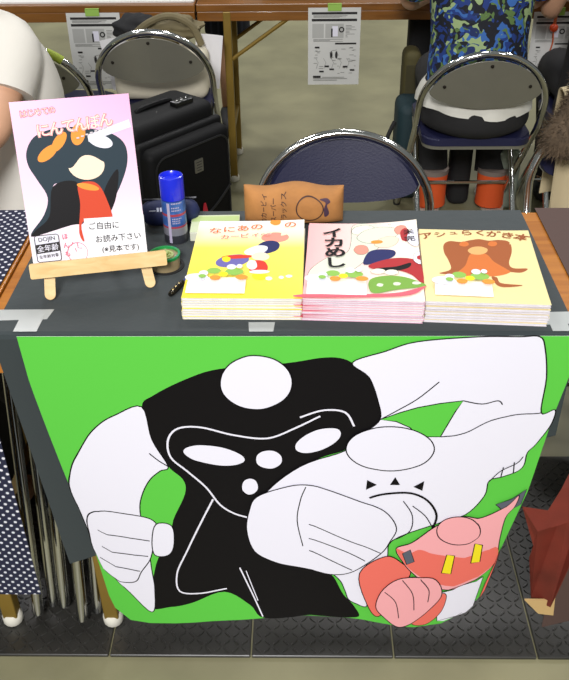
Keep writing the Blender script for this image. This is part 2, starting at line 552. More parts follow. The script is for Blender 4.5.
POSTER = [
  ('S','ink',0,[(0.171,0.525),(0.194,0.548),(0.249,0.579),(0.301,0.598),(0.402,0.608),(0.454,0.618),(0.484,0.618),(0.507,0.606),(0.531,0.581),(0.549,0.534),(0.556,0.495),(0.526,0.449),(0.502,0.426),(0.459,0.406),(0.424,0.38),(0.373,0.335),(0.34,0.264),(0.355,0.187),(0.427,0.143),(0.49,0.122),(0.523,0.067),(0.55,0.034),(0.558,0.003),(0.455,0.001),(0.355,0.0),(0.323,0.041),(0.27,0.081),(0.195,0.056),(0.145,0.047),(0.097,0.047),(0.121,0.138),(0.141,0.188),(0.17,0.225),(0.183,0.273),(0.215,0.333),(0.217,0.366),(0.195,0.398),(0.177,0.456)]),
  ('S','white',0.0022,[(0.171,0.525),(0.124,0.509),(0.092,0.489),(0.062,0.456),(0.023,0.393),(0.0,0.319),(0.0,0.253),(0.0,0.197),(0.0,0.139),(0.014,0.123),(0.049,0.094),(0.099,0.032),(0.116,0.095),(0.118,0.149),(0.12,0.201),(0.121,0.251),(0.124,0.3),(0.136,0.335),(0.157,0.369),(0.179,0.388),(0.195,0.398),(0.177,0.456)]),
  ('S','white',0.0022,[(0.028,0.282),(0.056,0.295),(0.121,0.285),(0.147,0.27),(0.149,0.238),(0.133,0.213),(0.118,0.175),(0.094,0.143),(0.078,0.117),(0.048,0.11),(0.013,0.115),(0.0,0.139),(0.0,0.183),(0.01,0.25)]),
  ('S','white',0.0022,[(0.148,0.265),(0.178,0.259),(0.174,0.212),(0.158,0.187),(0.131,0.188),(0.131,0.221)]),
  ('L','ink',0.0022,[(0.026,0.236),(0.079,0.233),(0.127,0.224)]),
  ('L','ink',0.0022,[(0.022,0.19),(0.078,0.189),(0.116,0.185)]),
  ('L','ink',0.0022,[(0.01,0.15),(0.05,0.151),(0.092,0.146)]),
  ('L','ink',0.002,[(0.167,0.428),(0.18,0.412),(0.195,0.398)]),
  ('L','white',0.0035,[(0.459,0.499),(0.418,0.474),(0.371,0.453),(0.316,0.462),(0.263,0.48),(0.224,0.479),(0.204,0.455),(0.203,0.418),(0.227,0.386),(0.256,0.347),(0.276,0.306),(0.3,0.284),(0.326,0.272)]),
  ('L','white',0.0035,[(0.265,0.319),(0.236,0.265),(0.193,0.185),(0.171,0.137),(0.172,0.091),(0.218,0.082),(0.275,0.091)]),
  ('L','white',0.0035,[(0.426,0.497),(0.465,0.512),(0.499,0.508),(0.515,0.479)]),
  ('L','white',0.003,[(0.304,0.146),(0.328,0.077),(0.351,0.006)]),
  ('L','white',0.002,[(0.317,0.137),(0.341,0.053)]),
  ('S','white',0,[(0.33,0.407),(0.323,0.4),(0.307,0.396),(0.285,0.397),(0.262,0.403),(0.242,0.411),(0.23,0.422),(0.227,0.431),(0.234,0.438),(0.25,0.442),(0.271,0.441),(0.294,0.436),(0.313,0.427),(0.326,0.417)]),
  ('S','white',0,[(0.394,0.406),(0.392,0.397),(0.385,0.39),(0.376,0.386),(0.366,0.387),(0.357,0.391),(0.351,0.398),(0.35,0.407),(0.352,0.416),(0.359,0.423),(0.368,0.426),(0.378,0.426),(0.386,0.422),(0.392,0.415)]),
  ('S','white',0,[(0.493,0.466),(0.492,0.455),(0.484,0.443),(0.47,0.431),(0.453,0.422),(0.436,0.419),(0.424,0.422),(0.418,0.429),(0.419,0.44),(0.428,0.452),(0.442,0.463),(0.459,0.471),(0.474,0.474),(0.487,0.473)]),
  ('S','white',0,[(0.349,0.345),(0.347,0.337),(0.342,0.331),(0.336,0.328),(0.33,0.328),(0.325,0.332),(0.321,0.339),(0.321,0.347),(0.323,0.355),(0.327,0.361),(0.333,0.364),(0.339,0.364),(0.345,0.36),(0.348,0.353)]),
  ('S','white',0.0022,[(0.413,0.57),(0.41,0.551),(0.4,0.535),(0.384,0.523),(0.365,0.516),(0.345,0.517),(0.327,0.524),(0.312,0.537),(0.303,0.553),(0.301,0.572),(0.305,0.59),(0.315,0.606),(0.329,0.617),(0.347,0.624),(0.366,0.623),(0.384,0.617),(0.399,0.605),(0.409,0.589)]),
  ('S','white',0.0022,[(0.503,0.61),(0.55,0.632),(0.597,0.651),(0.687,0.66),(0.745,0.66),(0.775,0.66),(0.788,0.638),(0.804,0.581),(0.816,0.505),(0.838,0.504),(0.84,0.469),(0.825,0.431),(0.814,0.416),(0.813,0.382),(0.783,0.372),(0.759,0.369),(0.757,0.335),(0.73,0.293),(0.681,0.275),(0.603,0.222),(0.599,0.17),(0.571,0.083),(0.576,0.04),(0.539,0.051),(0.526,0.078),(0.513,0.105),(0.486,0.127),(0.427,0.143),(0.37,0.165),(0.334,0.214),(0.334,0.277),(0.366,0.335),(0.425,0.389),(0.502,0.426),(0.533,0.466),(0.556,0.495),(0.549,0.534),(0.531,0.581)]),
  ('P','green',0.002,[(0.556,0.495),(0.587,0.512),(0.614,0.524),(0.648,0.534),(0.684,0.541),(0.675,0.519),(0.659,0.467),(0.622,0.464),(0.607,0.482),(0.583,0.493)]),
  ('L','ink',0.002,[(0.64,0.576),(0.612,0.542),(0.582,0.516),(0.556,0.495)]),
  ('L','ink',0.002,[(0.684,0.541),(0.715,0.534),(0.739,0.54),(0.748,0.532)]),
  ('L','ink',0.002,[(0.659,0.467),(0.699,0.476),(0.736,0.5),(0.774,0.509),(0.816,0.505)]),
  ('S','white',0.0022,[(0.652,0.441),(0.649,0.425),(0.638,0.409),(0.619,0.397),(0.594,0.388),(0.568,0.385),(0.542,0.389),(0.522,0.399),(0.508,0.414),(0.503,0.43),(0.507,0.447),(0.519,0.462),(0.538,0.473),(0.561,0.48),(0.586,0.482),(0.611,0.478),(0.631,0.469),(0.645,0.457)]),
  ('P','ink',0,[(0.541,0.338),(0.542,0.361),(0.56,0.351)]),
  ('P','ink',0,[(0.583,0.354),(0.591,0.373),(0.601,0.356)]),
  ('P','ink',0,[(0.643,0.37),(0.642,0.348),(0.625,0.355)]),
  ('L','ink',0.0045,[(0.548,0.319),(0.576,0.332),(0.621,0.34),(0.655,0.326),(0.676,0.294),(0.674,0.262)]),
  ('L','ink',0.002,[(0.61,0.32),(0.631,0.288),(0.633,0.252),(0.61,0.228)]),
  ('L','ink',0.002,[(0.628,0.311),(0.655,0.291),(0.673,0.267)]),
  ('S','white',0.0022,[(0.345,0.322),(0.397,0.343),(0.433,0.347),(0.473,0.335),(0.534,0.309),(0.58,0.29),(0.606,0.255),(0.599,0.221),(0.584,0.185),(0.539,0.134),(0.49,0.122),(0.427,0.14),(0.376,0.157),(0.335,0.188),(0.322,0.241),(0.329,0.289)]),
  ('L','ink',0.002,[(0.434,0.342),(0.423,0.309),(0.418,0.26),(0.43,0.196)]),
  ('L','ink',0.002,[(0.44,0.251),(0.521,0.211),(0.584,0.188)]),
  ('L','ink',0.002,[(0.441,0.215),(0.514,0.185),(0.557,0.162)]),
  ('L','ink',0.002,[(0.443,0.184),(0.497,0.155),(0.534,0.136)]),
  ('L','ink',0.002,[(0.759,0.369),(0.775,0.388),(0.8,0.399),(0.808,0.412)]),
  ('L','ink',0.002,[(0.778,0.373),(0.778,0.396)]),
  ('L','ink',0.002,[(0.799,0.376),(0.795,0.403)]),
  ('S','salmon',0.002,[(0.55,0.129),(0.595,0.182),(0.632,0.171),(0.654,0.148),(0.634,0.083),(0.605,0.021),(0.575,0.051)]),
  ('P','grey',0.0015,[(0.782,0.308),(0.811,0.31),(0.834,0.316),(0.835,0.276),(0.808,0.277)]),
  ('S','pink',0.002,[(0.613,0.206),(0.642,0.226),(0.682,0.273),(0.723,0.291),(0.765,0.283),(0.805,0.295),(0.822,0.31),(0.823,0.28),(0.813,0.261),(0.821,0.197),(0.837,0.11),(0.803,0.101),(0.733,0.104),(0.662,0.147),(0.631,0.176)]),
  ('S','salmon',0,[(0.613,0.206),(0.639,0.198),(0.661,0.211),(0.698,0.2),(0.759,0.185),(0.819,0.177),(0.837,0.11),(0.801,0.108),(0.737,0.114),(0.661,0.152),(0.631,0.178)]),
  ('P','grey',0.0015,[(0.627,0.196),(0.641,0.208),(0.655,0.18),(0.641,0.17)]),
  ('S','pink',0.002,[(0.77,0.248),(0.771,0.233),(0.761,0.225),(0.745,0.221),(0.725,0.223),(0.705,0.232),(0.69,0.245),(0.683,0.261),(0.684,0.275),(0.693,0.286),(0.708,0.291),(0.727,0.29),(0.746,0.282),(0.761,0.267)]),
  ('P','yellow',0.002,[(0.718,0.151),(0.717,0.198),(0.734,0.194),(0.739,0.146)]),
  ('P','yellow',0.002,[(0.775,0.163),(0.768,0.217),(0.786,0.205),(0.795,0.156)]),
  ('P','white',0.0018,[(0.722,0.094),(0.772,0.103),(0.82,0.091),(0.822,0.0),(0.784,0.008),(0.74,0.016)]),
  ('P','salmon',0.0015,[(0.833,0.052),(0.837,0.11),(0.833,0.162),(0.84,0.109),(0.84,0.023),(0.832,0.006)]),
  ('S','salmon',0.0015,[(0.682,0.019),(0.717,0.059),(0.732,0.093),(0.746,0.085),(0.743,0.041),(0.716,0.011)]),
  ('S','pink',0.002,[(0.605,0.099),(0.639,0.135),(0.702,0.14),(0.734,0.093),(0.714,0.051),(0.682,0.019),(0.652,0.003),(0.616,0.024),(0.595,0.05)]),
  ('L','ink',0.002,[(0.609,0.092),(0.636,0.07),(0.65,0.028)]),
  ('L','ink',0.002,[(0.64,0.13),(0.669,0.098),(0.68,0.056)]),
  ('L','ink',0.002,[(0.677,0.139),(0.702,0.108),(0.707,0.075)]),
]
YELLOW_ART = [
  ('S','pinkish',0,[(0.1516,0.1913),(0.1499,0.1832),(0.1441,0.177),(0.1352,0.1737),(0.1252,0.1734),(0.1161,0.176),(0.1089,0.1818),(0.1066,0.1897),(0.1084,0.1968),(0.1141,0.204),(0.123,0.2073),(0.133,0.2076),(0.1421,0.204),(0.1493,0.1982)]),
  ('S','navy_ink',0,[(0.1374,0.1658),(0.1368,0.1557),(0.1331,0.1466),(0.1263,0.1404),(0.1184,0.1361),(0.1114,0.1369),(0.1052,0.1417),(0.102,0.1496),(0.1016,0.1595),(0.1053,0.1687),(0.1121,0.1759),(0.12,0.1792),(0.128,0.1785),(0.1342,0.1737)]),
  ('S','white',0,[(0.1188,0.1551),(0.118,0.1481),(0.1143,0.141),(0.1074,0.1357),(0.0996,0.1315),(0.0916,0.1312),(0.0855,0.133),(0.0823,0.1389),(0.0831,0.1449),(0.0879,0.1521),(0.0947,0.1583),(0.1025,0.1626),(0.1105,0.1629),(0.1166,0.1601)]),
  ('S','violet',0,[(0.091,0.1202),(0.0903,0.1111),(0.0836,0.1019),(0.0748,0.0946),(0.0629,0.0912),(0.0529,0.0919),(0.0448,0.0956),(0.0405,0.1034),(0.0412,0.1125),(0.0469,0.1217),(0.0566,0.129),(0.0685,0.1324),(0.0785,0.1327),(0.0877,0.1281)]),
  ('S','red',0,[(0.0968,0.1264),(0.0948,0.1243),(0.0879,0.1211),(0.078,0.1197),(0.067,0.1183),(0.057,0.119),(0.0499,0.1208),(0.0478,0.1237),(0.0498,0.1258),(0.0566,0.129),(0.0656,0.1303),(0.0766,0.1317),(0.0866,0.131),(0.0937,0.1293)]),
  ('S','yellow',0,[(0.0621,0.1172),(0.0622,0.1132),(0.0603,0.1101),(0.0584,0.108),(0.0554,0.1079),(0.0523,0.1098),(0.0502,0.1128),(0.0491,0.1167),(0.0489,0.1207),(0.0508,0.1238),(0.0538,0.1259),(0.0567,0.126),(0.0588,0.1241),(0.0619,0.1212)]),
  ('S','skin_ink',0,[(0.1228,0.1262),(0.122,0.1202),(0.1182,0.1151),(0.1132,0.1129),(0.1072,0.1127),(0.1011,0.1155),(0.097,0.1194),(0.0948,0.1253),(0.0956,0.1313),(0.0994,0.1365),(0.1043,0.1396),(0.1113,0.1399),(0.1164,0.137),(0.1206,0.1322)]),
  ('S','red',0,[(0.1219,0.0922),(0.1212,0.0832),(0.1175,0.075),(0.1117,0.0708),(0.1047,0.0706),(0.0985,0.0744),(0.0943,0.0823),(0.092,0.0912),(0.0926,0.1012),(0.0963,0.1093),(0.1022,0.1135),(0.1082,0.1137),(0.1153,0.11),(0.1196,0.1021)]),
  ('S','white',0,[(0.1047,0.0996),(0.1049,0.0926),(0.1031,0.0876),(0.1002,0.0845),(0.0962,0.0843),(0.0931,0.0872),(0.0899,0.0921),(0.0887,0.0991),(0.0895,0.1051),(0.0913,0.1112),(0.0942,0.1143),(0.0972,0.1134),(0.1013,0.1115),(0.1035,0.1056)]),
  ('S','yellow',0,[(0.1229,0.0652),(0.122,0.0602),(0.1182,0.056),(0.1142,0.0539),(0.1092,0.0537),(0.1042,0.0556),(0.101,0.0595),(0.0989,0.0644),(0.0997,0.0684),(0.1026,0.0725),(0.1075,0.0747),(0.1125,0.0749),(0.1176,0.073),(0.1207,0.0691)]),
  ('S','white',0,[(0.1254,0.0783),(0.1235,0.0752),(0.1196,0.0731),(0.1136,0.0719),(0.1066,0.0717),(0.1006,0.0725),(0.0955,0.0743),(0.0944,0.0773),(0.0954,0.0793),(0.0993,0.0814),(0.1063,0.0827),(0.1132,0.0829),(0.1193,0.0821),(0.1233,0.0802)]),
  ('S','orange',0,[(0.1368,0.2438),(0.136,0.2388),(0.1341,0.2347),(0.1302,0.2326),(0.1262,0.2324),(0.1231,0.2353),(0.12,0.2382),(0.1188,0.2432),(0.1196,0.2482),(0.1215,0.25),(0.1254,0.25),(0.1294,0.25),(0.1335,0.25),(0.1356,0.2488)]),
  ('S','white',0,[(0.1302,0.0565),(0.1292,0.0544),(0.1283,0.0524),(0.1263,0.0513),(0.1243,0.0513),(0.1223,0.0522),(0.1202,0.0541),(0.1202,0.0561),(0.1201,0.0591),(0.121,0.0611),(0.123,0.0622),(0.126,0.0623),(0.128,0.0614),(0.1291,0.0594)]),
  ('S','white',0,[(0.148,0.0611),(0.1471,0.059),(0.1461,0.057),(0.1452,0.056),(0.1432,0.0559),(0.1411,0.0568),(0.1401,0.0588),(0.139,0.0608),(0.14,0.0618),(0.1409,0.0638),(0.1419,0.0649),(0.1439,0.0649),(0.1459,0.064),(0.147,0.062)]),
  ('S','white',0,[(0.1599,0.0635),(0.16,0.0625),(0.158,0.0604),(0.1561,0.0593),(0.1541,0.0593),(0.152,0.0602),(0.151,0.0622),(0.1499,0.0631),(0.1499,0.0651),(0.1518,0.0672),(0.1538,0.0683),(0.1558,0.0683),(0.1578,0.0674),(0.1599,0.0655)]),
]
PINK_ART = [
  ('S','pale_green',0.0006,[(0.0723,0.242),(0.1039,0.2484),(0.1399,0.237),(0.143,0.2081),(0.1239,0.1817),(0.1043,0.1481),(0.0896,0.1169),(0.0579,0.0705),(0.0285,0.0613),(0.0066,0.0597),(0.0085,0.0889),(0.0326,0.1278),(0.0624,0.146),(0.0694,0.1866)]),
  ('S','cream_ink',0.0006,[(0.1072,0.2306),(0.1058,0.2224),(0.1014,0.2151),(0.0937,0.2105),(0.0849,0.2078),(0.0777,0.2093),(0.0715,0.2129),(0.0699,0.2198),(0.0713,0.2279),(0.0758,0.2352),(0.0834,0.2408),(0.0913,0.2434),(0.0994,0.242),(0.1047,0.2374)]),
  ('S','pale_green',0.0006,[(0.1455,0.2153),(0.1424,0.2031),(0.1332,0.1914),(0.1208,0.1824),(0.1061,0.1783),(0.093,0.1794),(0.0835,0.1857),(0.0787,0.1964),(0.0818,0.2086),(0.0899,0.2213),(0.1033,0.2303),(0.118,0.2344),(0.1322,0.2324),(0.1417,0.2261)]),
  ('S','skin_ink',0.0004,[(0.1454,0.1893),(0.143,0.1811),(0.1386,0.1727),(0.1311,0.1661),(0.1222,0.1635),(0.1152,0.164),(0.1089,0.1675),(0.1064,0.1743),(0.1078,0.1825),(0.1132,0.1909),(0.1207,0.1975),(0.1285,0.201),(0.1365,0.2006),(0.1429,0.1961)]),
  ('S','orange',0,[(0.1198,0.1834),(0.119,0.1803),(0.1162,0.1781),(0.1122,0.1768),(0.1082,0.1765),(0.1042,0.1772),(0.102,0.179),(0.1008,0.182),(0.1016,0.185),(0.1044,0.1872),(0.1084,0.1885),(0.1123,0.1888),(0.1164,0.1881),(0.1186,0.1863)]),
  ('S','pinkish',0.0004,[(0.1601,0.2214),(0.1585,0.2153),(0.156,0.2091),(0.1511,0.2067),(0.1471,0.2064),(0.143,0.2081),(0.1406,0.214),(0.1391,0.2199),(0.1406,0.227),(0.1432,0.2322),(0.148,0.2356),(0.152,0.2359),(0.1562,0.2332),(0.1586,0.2283)]),
  ('S','dark_red',0,[(0.1633,0.2046),(0.163,0.1956),(0.1605,0.1884),(0.1568,0.1841),(0.1538,0.1849),(0.1505,0.1876),(0.149,0.1955),(0.1483,0.2045),(0.1486,0.2136),(0.1511,0.2208),(0.1548,0.2251),(0.1578,0.2253),(0.1611,0.2215),(0.1636,0.2137)]),
  ('S','pinkish',0.0004,[(0.0968,0.1556),(0.0962,0.1495),(0.0927,0.1432),(0.0879,0.1399),(0.0829,0.1395),(0.0787,0.1422),(0.0753,0.148),(0.0738,0.1539),(0.0753,0.161),(0.0779,0.1672),(0.0826,0.1706),(0.0876,0.1709),(0.0928,0.1683),(0.0952,0.1625)]),
  ('S','navy_ink',0,[(0.0956,0.1445),(0.1117,0.1567),(0.135,0.1544),(0.1381,0.1396),(0.1233,0.1224),(0.0894,0.1059)]),
  ('S','dark_red',0,[(0.0975,0.1055),(0.131,0.127),(0.161,0.1273),(0.176,0.1079),(0.176,0.0507),(0.1597,0.077),(0.1377,0.0904),(0.1045,0.092)]),
  ('S','ink',0,[(0.1083,0.0943),(0.1379,0.1015),(0.16,0.1141),(0.1562,0.0978),(0.13,0.0858)]),
  ('S','cream_ink',0.0004,[(0.121,0.0852),(0.1203,0.0821),(0.1175,0.0789),(0.1126,0.0765),(0.1077,0.0762),(0.1035,0.0779),(0.1003,0.0806),(0.0991,0.0836),(0.1008,0.0877),(0.1036,0.0909),(0.1074,0.0932),(0.1124,0.0936),(0.1175,0.0919),(0.1207,0.0892)]),
  ('S','cream_ink',0.0004,[(0.1412,0.0837),(0.1405,0.0796),(0.1367,0.0763),(0.1329,0.074),(0.1279,0.0737),(0.1238,0.0754),(0.1206,0.0781),(0.1193,0.082),(0.121,0.0852),(0.1238,0.0884),(0.1276,0.0907),(0.1326,0.0911),(0.1378,0.0894),(0.14,0.0866)]),
  ('S','leaf',0,[(0.098,0.0584),(0.1191,0.071),(0.1483,0.0692),(0.176,0.0506),(0.176,0.0407),(0.1371,0.0302),(0.105,0.0178),(0.096,0.0312)]),
  ('S','pale_green',0,[(0.1429,0.0477),(0.142,0.0456),(0.1412,0.0436),(0.1382,0.0423),(0.1363,0.0422),(0.1332,0.043),(0.132,0.0449),(0.1319,0.0469),(0.1317,0.0489),(0.1336,0.051),(0.1355,0.0522),(0.1385,0.0524),(0.1406,0.0515),(0.1427,0.0497)]),
  ('S','pale_green',0,[(0.1172,0.0428),(0.1163,0.0407),(0.1155,0.0386),(0.1135,0.0375),(0.1115,0.0373),(0.1095,0.0382),(0.1073,0.04),(0.1072,0.042),(0.108,0.0441),(0.1089,0.0462),(0.1108,0.0473),(0.1128,0.0475),(0.1149,0.0466),(0.117,0.0448)]),
  ('S','pale_green',0,[(0.1727,0.0509),(0.1719,0.0488),(0.1699,0.0477),(0.167,0.0465),(0.164,0.0463),(0.162,0.0471),(0.1599,0.048),(0.1597,0.0499),(0.1605,0.053),(0.1614,0.0541),(0.1644,0.0553),(0.1674,0.0555),(0.1704,0.0547),(0.1715,0.0538)]),
  ('S','white',0.0004,[(0.176,0.1943),(0.176,0.1821),(0.176,0.1728),(0.1742,0.1663),(0.1682,0.1659),(0.1628,0.1715),(0.1591,0.1803),(0.1582,0.1922),(0.1603,0.2044),(0.1646,0.2148),(0.1701,0.2212),(0.176,0.2216),(0.176,0.216),(0.176,0.2063)]),
  ('S','white',0.0004,[(0.176,0.1291),(0.176,0.121),(0.176,0.1138),(0.176,0.1094),(0.1724,0.109),(0.1691,0.1128),(0.1656,0.1196),(0.165,0.1275),(0.1664,0.1367),(0.1698,0.1439),(0.1745,0.1483),(0.176,0.1486),(0.176,0.1449),(0.176,0.1381)]),
  ('S','dark_red',0,[(0.176,0.1287),(0.176,0.1257),(0.176,0.1235),(0.176,0.1224),(0.1744,0.1222),(0.1724,0.1231),(0.1712,0.125),(0.171,0.128),(0.1708,0.131),(0.1726,0.1341),(0.1745,0.1353),(0.176,0.1355),(0.176,0.1346),(0.176,0.1317)]),
  ('S','rose',0,[(0,0.0088),(0.0942,0.014),(0.1408,0.0215),(0.176,0.0408),(0.176,0.0358),(0.1406,0.0104),(0,0)]),
]
BROWN_ART = [
  ('S','brown',0,[(0.0367,0.191),(0.0467,0.2058),(0.0649,0.204),(0.0794,0.2111),(0.0941,0.2161),(0.1095,0.2112),(0.1253,0.2143),(0.1408,0.2074),(0.1412,0.1743),(0.1321,0.1326),(0.1363,0.1148),(0.1574,0.1143),(0.1473,0.1006),(0.1302,0.1014),(0.1136,0.1092),(0.0834,0.1111),(0.0654,0.0968),(0.047,0.0875),(0.0238,0.0899),(0.0418,0.1042),(0.0406,0.1352),(0.0358,0.1619)]),
  ('S','orange_brown',0,[(0.0769,0.1608),(0.1,0.1614),(0.1098,0.135),(0.1266,0.1101),(0.1294,0.0993),(0.1063,0.0856),(0.0594,0.0824),(0.0498,0.0907),(0.0648,0.1188)]),
  ('S','tan',0,[(0.104,0.1747),(0.1015,0.1675),(0.0969,0.1622),(0.0911,0.1588),(0.0841,0.1583),(0.0779,0.1608),(0.0746,0.1656),(0.0731,0.1725),(0.0757,0.1787),(0.0803,0.1841),(0.0871,0.1876),(0.0941,0.188),(0.0993,0.1854),(0.1036,0.1807)]),
  ('S','orange_brown',0,[(0.0765,0.1958),(0.0758,0.1918),(0.073,0.1886),(0.0701,0.1864),(0.0671,0.1862),(0.064,0.1879),(0.0618,0.1908),(0.0615,0.1948),(0.0632,0.1999),(0.065,0.203),(0.0678,0.2052),(0.0718,0.2055),(0.0739,0.2037),(0.0761,0.2008)]),
  ('S','orange_brown',0,[(0.1214,0.199),(0.1197,0.1948),(0.1179,0.1917),(0.115,0.1895),(0.111,0.1892),(0.1089,0.1911),(0.1067,0.1939),(0.1064,0.1979),(0.1081,0.2021),(0.1098,0.2062),(0.1137,0.2085),(0.1168,0.2077),(0.1198,0.2069),(0.1211,0.203)]),
  ('S','brown',0,[(0.1005,0.0822),(0.1086,0.0808),(0.1129,0.063),(0.1433,0.0582),(0.1198,0.0505),(0.1064,0.0556)]),
]
MAG_ART = [
  ('S','teal_ink',0,[(0.0159,0.1924),(0.0302,0.2136),(0.0567,0.2237),(0.0906,0.2254),(0.1237,0.22),(0.1564,0.2089),(0.1742,0.1904),(0.1747,0.1618),(0.1607,0.1284),(0.1427,0.101),(0.129,0.0847),(0.1114,0.1271),(0.067,0.1369),(0.0494,0.1328),(0.0501,0.0981),(0.0291,0.0711),(0.0069,0.0557),(0.005,0.0618),(0.0288,0.0886),(0.0385,0.1166),(0.0259,0.1464),(0.0154,0.17)]),
  ('S','ink',0,[(0.0494,0.1328),(0.0871,0.138),(0.097,0.1053),(0.0923,0.0706),(0.0687,0.0671),(0.0068,0.0546),(0.011,0.0641),(0.0368,0.0849)]),
  ('S','ink',0,[(0.1342,0.125),(0.1578,0.1518),(0.1492,0.1062),(0.1307,0.0757),(0.124,0.091)]),
  ('S','orange',0,[(0.0648,0.1978),(0.0653,0.1936),(0.0624,0.188),(0.0569,0.1822),(0.0497,0.1773),(0.0422,0.1743),(0.0361,0.1738),(0.0325,0.1759),(0.032,0.1802),(0.0349,0.1857),(0.0404,0.1915),(0.0476,0.1964),(0.055,0.1994),(0.0611,0.1999)]),
  ('S','orange',0,[(0.0812,0.2178),(0.0829,0.2142),(0.0818,0.2085),(0.0784,0.2018),(0.0732,0.1955),(0.0672,0.1908),(0.0618,0.1887),(0.0578,0.1895),(0.0562,0.1931),(0.0573,0.1988),(0.0607,0.2054),(0.0659,0.2117),(0.0719,0.2164),(0.0773,0.2186)]),
  ('S','orange',0,[(0.1067,0.2306),(0.1109,0.2277),(0.1131,0.222),(0.113,0.2145),(0.1106,0.2068),(0.1064,0.2004),(0.1011,0.1966),(0.0959,0.1961),(0.0918,0.199),(0.0895,0.2048),(0.0896,0.2123),(0.0921,0.2199),(0.0963,0.2263),(0.1015,0.2301)]),
  ('S','skin_ink',0,[(0.1365,0.1576),(0.1312,0.1479),(0.1213,0.1413),(0.1086,0.139),(0.0958,0.1415),(0.0853,0.1482),(0.0793,0.1579),(0.0789,0.1685),(0.0841,0.1781),(0.094,0.1846),(0.1066,0.187),(0.1193,0.1846),(0.1299,0.1779),(0.136,0.1683)]),
  ('S','teal_ink',0,[(0.0764,0.1845),(0.1063,0.1961),(0.1362,0.1851),(0.1393,0.1649),(0.1191,0.1769),(0.1021,0.1772),(0.0845,0.1611),(0.0754,0.1647)]),
  ('S','white',0,[(0.1539,0.1918),(0.1502,0.1884),(0.1435,0.1873),(0.1352,0.1885),(0.1269,0.1919),(0.1203,0.1967),(0.1166,0.2021),(0.1166,0.2069),(0.1203,0.2102),(0.1269,0.2113),(0.1352,0.2101),(0.1435,0.2068),(0.1502,0.202),(0.1539,0.1966)]),
  ('S','red_ink',0,[(0.0902,0.1319),(0.1125,0.1357),(0.1256,0.1258),(0.1341,0.1018),(0.1394,0.0748),(0.1328,0.0696),(0.0894,0.0709),(0.088,0.0386),(0.0814,0.0541),(0.0894,0.1002)]),
  ('S','orange',0,[(0.1231,0.1224),(0.1206,0.1207),(0.1152,0.1205),(0.1079,0.1217),(0.1002,0.124),(0.0936,0.1271),(0.0894,0.1302),(0.0884,0.1329),(0.0909,0.1345),(0.0962,0.1348),(0.1035,0.1336),(0.1112,0.1313),(0.1178,0.1282),(0.1221,0.125)]),
  ('P','white',0,[(0.1157,0.2111),(0.1854,0.2302),(0.1873,0.2177),(0.1165,0.1998)]),
  ('P','white',0,[(0.0037,0.0531),(0.0472,0.0575),(0.0462,0.009),(0.0024,0.0137)]),
]
T = 0.775
chrome = mat('chrome', (206, 206, 204), 0.13, 1.0)
steel_back = mat('grey_painted_steel', (132, 130, 118), 0.38, 0.35, var=0.05)
navy_vinyl = mat('navy_vinyl', (25, 27, 60), 0.5, bump=0.08, bscale=220)
dark_rubber = mat('dark_rubber', (26, 26, 26), 0.8)
paper_w = mat('white_paper', (236, 234, 236), 0.55)
olive_metal = mat('olive_gold_metal', (136, 110, 44), 0.42, 0.25, var=0.08, vscale=12)
cap_white = mat('ivory_plastic', (226, 222, 208), 0.5)
table_wood = wood_mat('orange_table_wood', (160, 94, 26), (188, 120, 42), 0.35, (1.2, 14, 14), 0.35)
far_wood = wood_mat('brown_table_wood', (114, 70, 20), (138, 88, 32), 0.35, (1.2, 14, 14), 0.3)
easel_wood = wood_mat('pale_easel_wood', (214, 176, 112), (232, 200, 142), 0.5, (4, 30, 30), 0.1)

# ---------------------------------------------------------------- setting: hall floor
bm = bmesh.new()
add_box(bm, (0, 4, -0.05), (24, 22, 0.1))
fm = mat('hall_concrete', (134, 130, 100), 0.42, var=0.2, vscale=3.2, bump=0.04, bscale=40)
floor = tag(obj('floor', bm, fm), kind='structure')

# ---------------------------------------------------------------- tread-plate mat tiles
mat_rub = mat('black_tread_rubber', (46, 45, 42), 0.32, var=0.3, vscale=9)
mat_lo = -0.655
TW = 0.29
names = ['black tread-plate mat tile under the leg at the far left edge of the photo', 'black tread-plate mat tile under the golden leg left of the poster',
         'black tread-plate mat tile below the left half of the poster', 'black tread-plate mat tile below the right half of the poster',
         'black tread-plate mat tile below the poster\'s right end and brown cloth', 'black tread-plate mat tile at the far right beneath the hanging brown cloth']
def tile_bm():
    bm = bmesh.new()
    add_box(bm, (0, 0.27, 0.004), (TW - 0.0035, 0.60, 0.008), bevel=0.0015, seg=1)
    p = 0.0186
    nx, ny = 15, 31
    for i in range(nx):
        for j in range(ny):
            x = -TW / 2 + 0.0135 + i * p * 1.01
            y = -0.0165 + j * p
            a = PI / 4 if (i + j) % 2 else -PI / 4
            L, w = 0.0098, 0.0029
            ca, sa = math.cos(a), math.sin(a)
            ring = []
            for lx, ly in ((-L, 0), (-L * 0.5, -w), (L * 0.5, -w), (L, 0), (L * 0.5, w), (-L * 0.5, w)):
                ring.append(bm.verts.new((x + ca * lx - sa * ly, y + sa * lx + ca * ly, 0.0078)))
            tp = []
            for lx, ly in ((-L * 0.8, 0), (-L * 0.42, -w * 0.5), (L * 0.42, -w * 0.5), (L * 0.8, 0), (L * 0.42, w * 0.5), (-L * 0.42, w * 0.5)):
                tp.append(bm.verts.new((x + ca * lx - sa * ly, y + sa * lx + ca * ly, 0.0105)))
            bm.faces.new(tp)
            for k in range(6):
                bm.faces.new((ring[k], ring[(k + 1) % 6], tp[(k + 1) % 6], tp[k]))
    return bm
t0 = obj('tread_mat_tile', tile_bm(), mat_rub)
for i, nm in enumerate(names):
    o = t0 if i == 0 else t0.copy()
    if i: COL.objects.link(o)
    o.location = (-0.365 - 0.29 + i * TW + 0.145, 0, 0)
    tag(o, nm, 'floor mat', 'tread plate mat tiles under the tables')
MATZ = 0.011

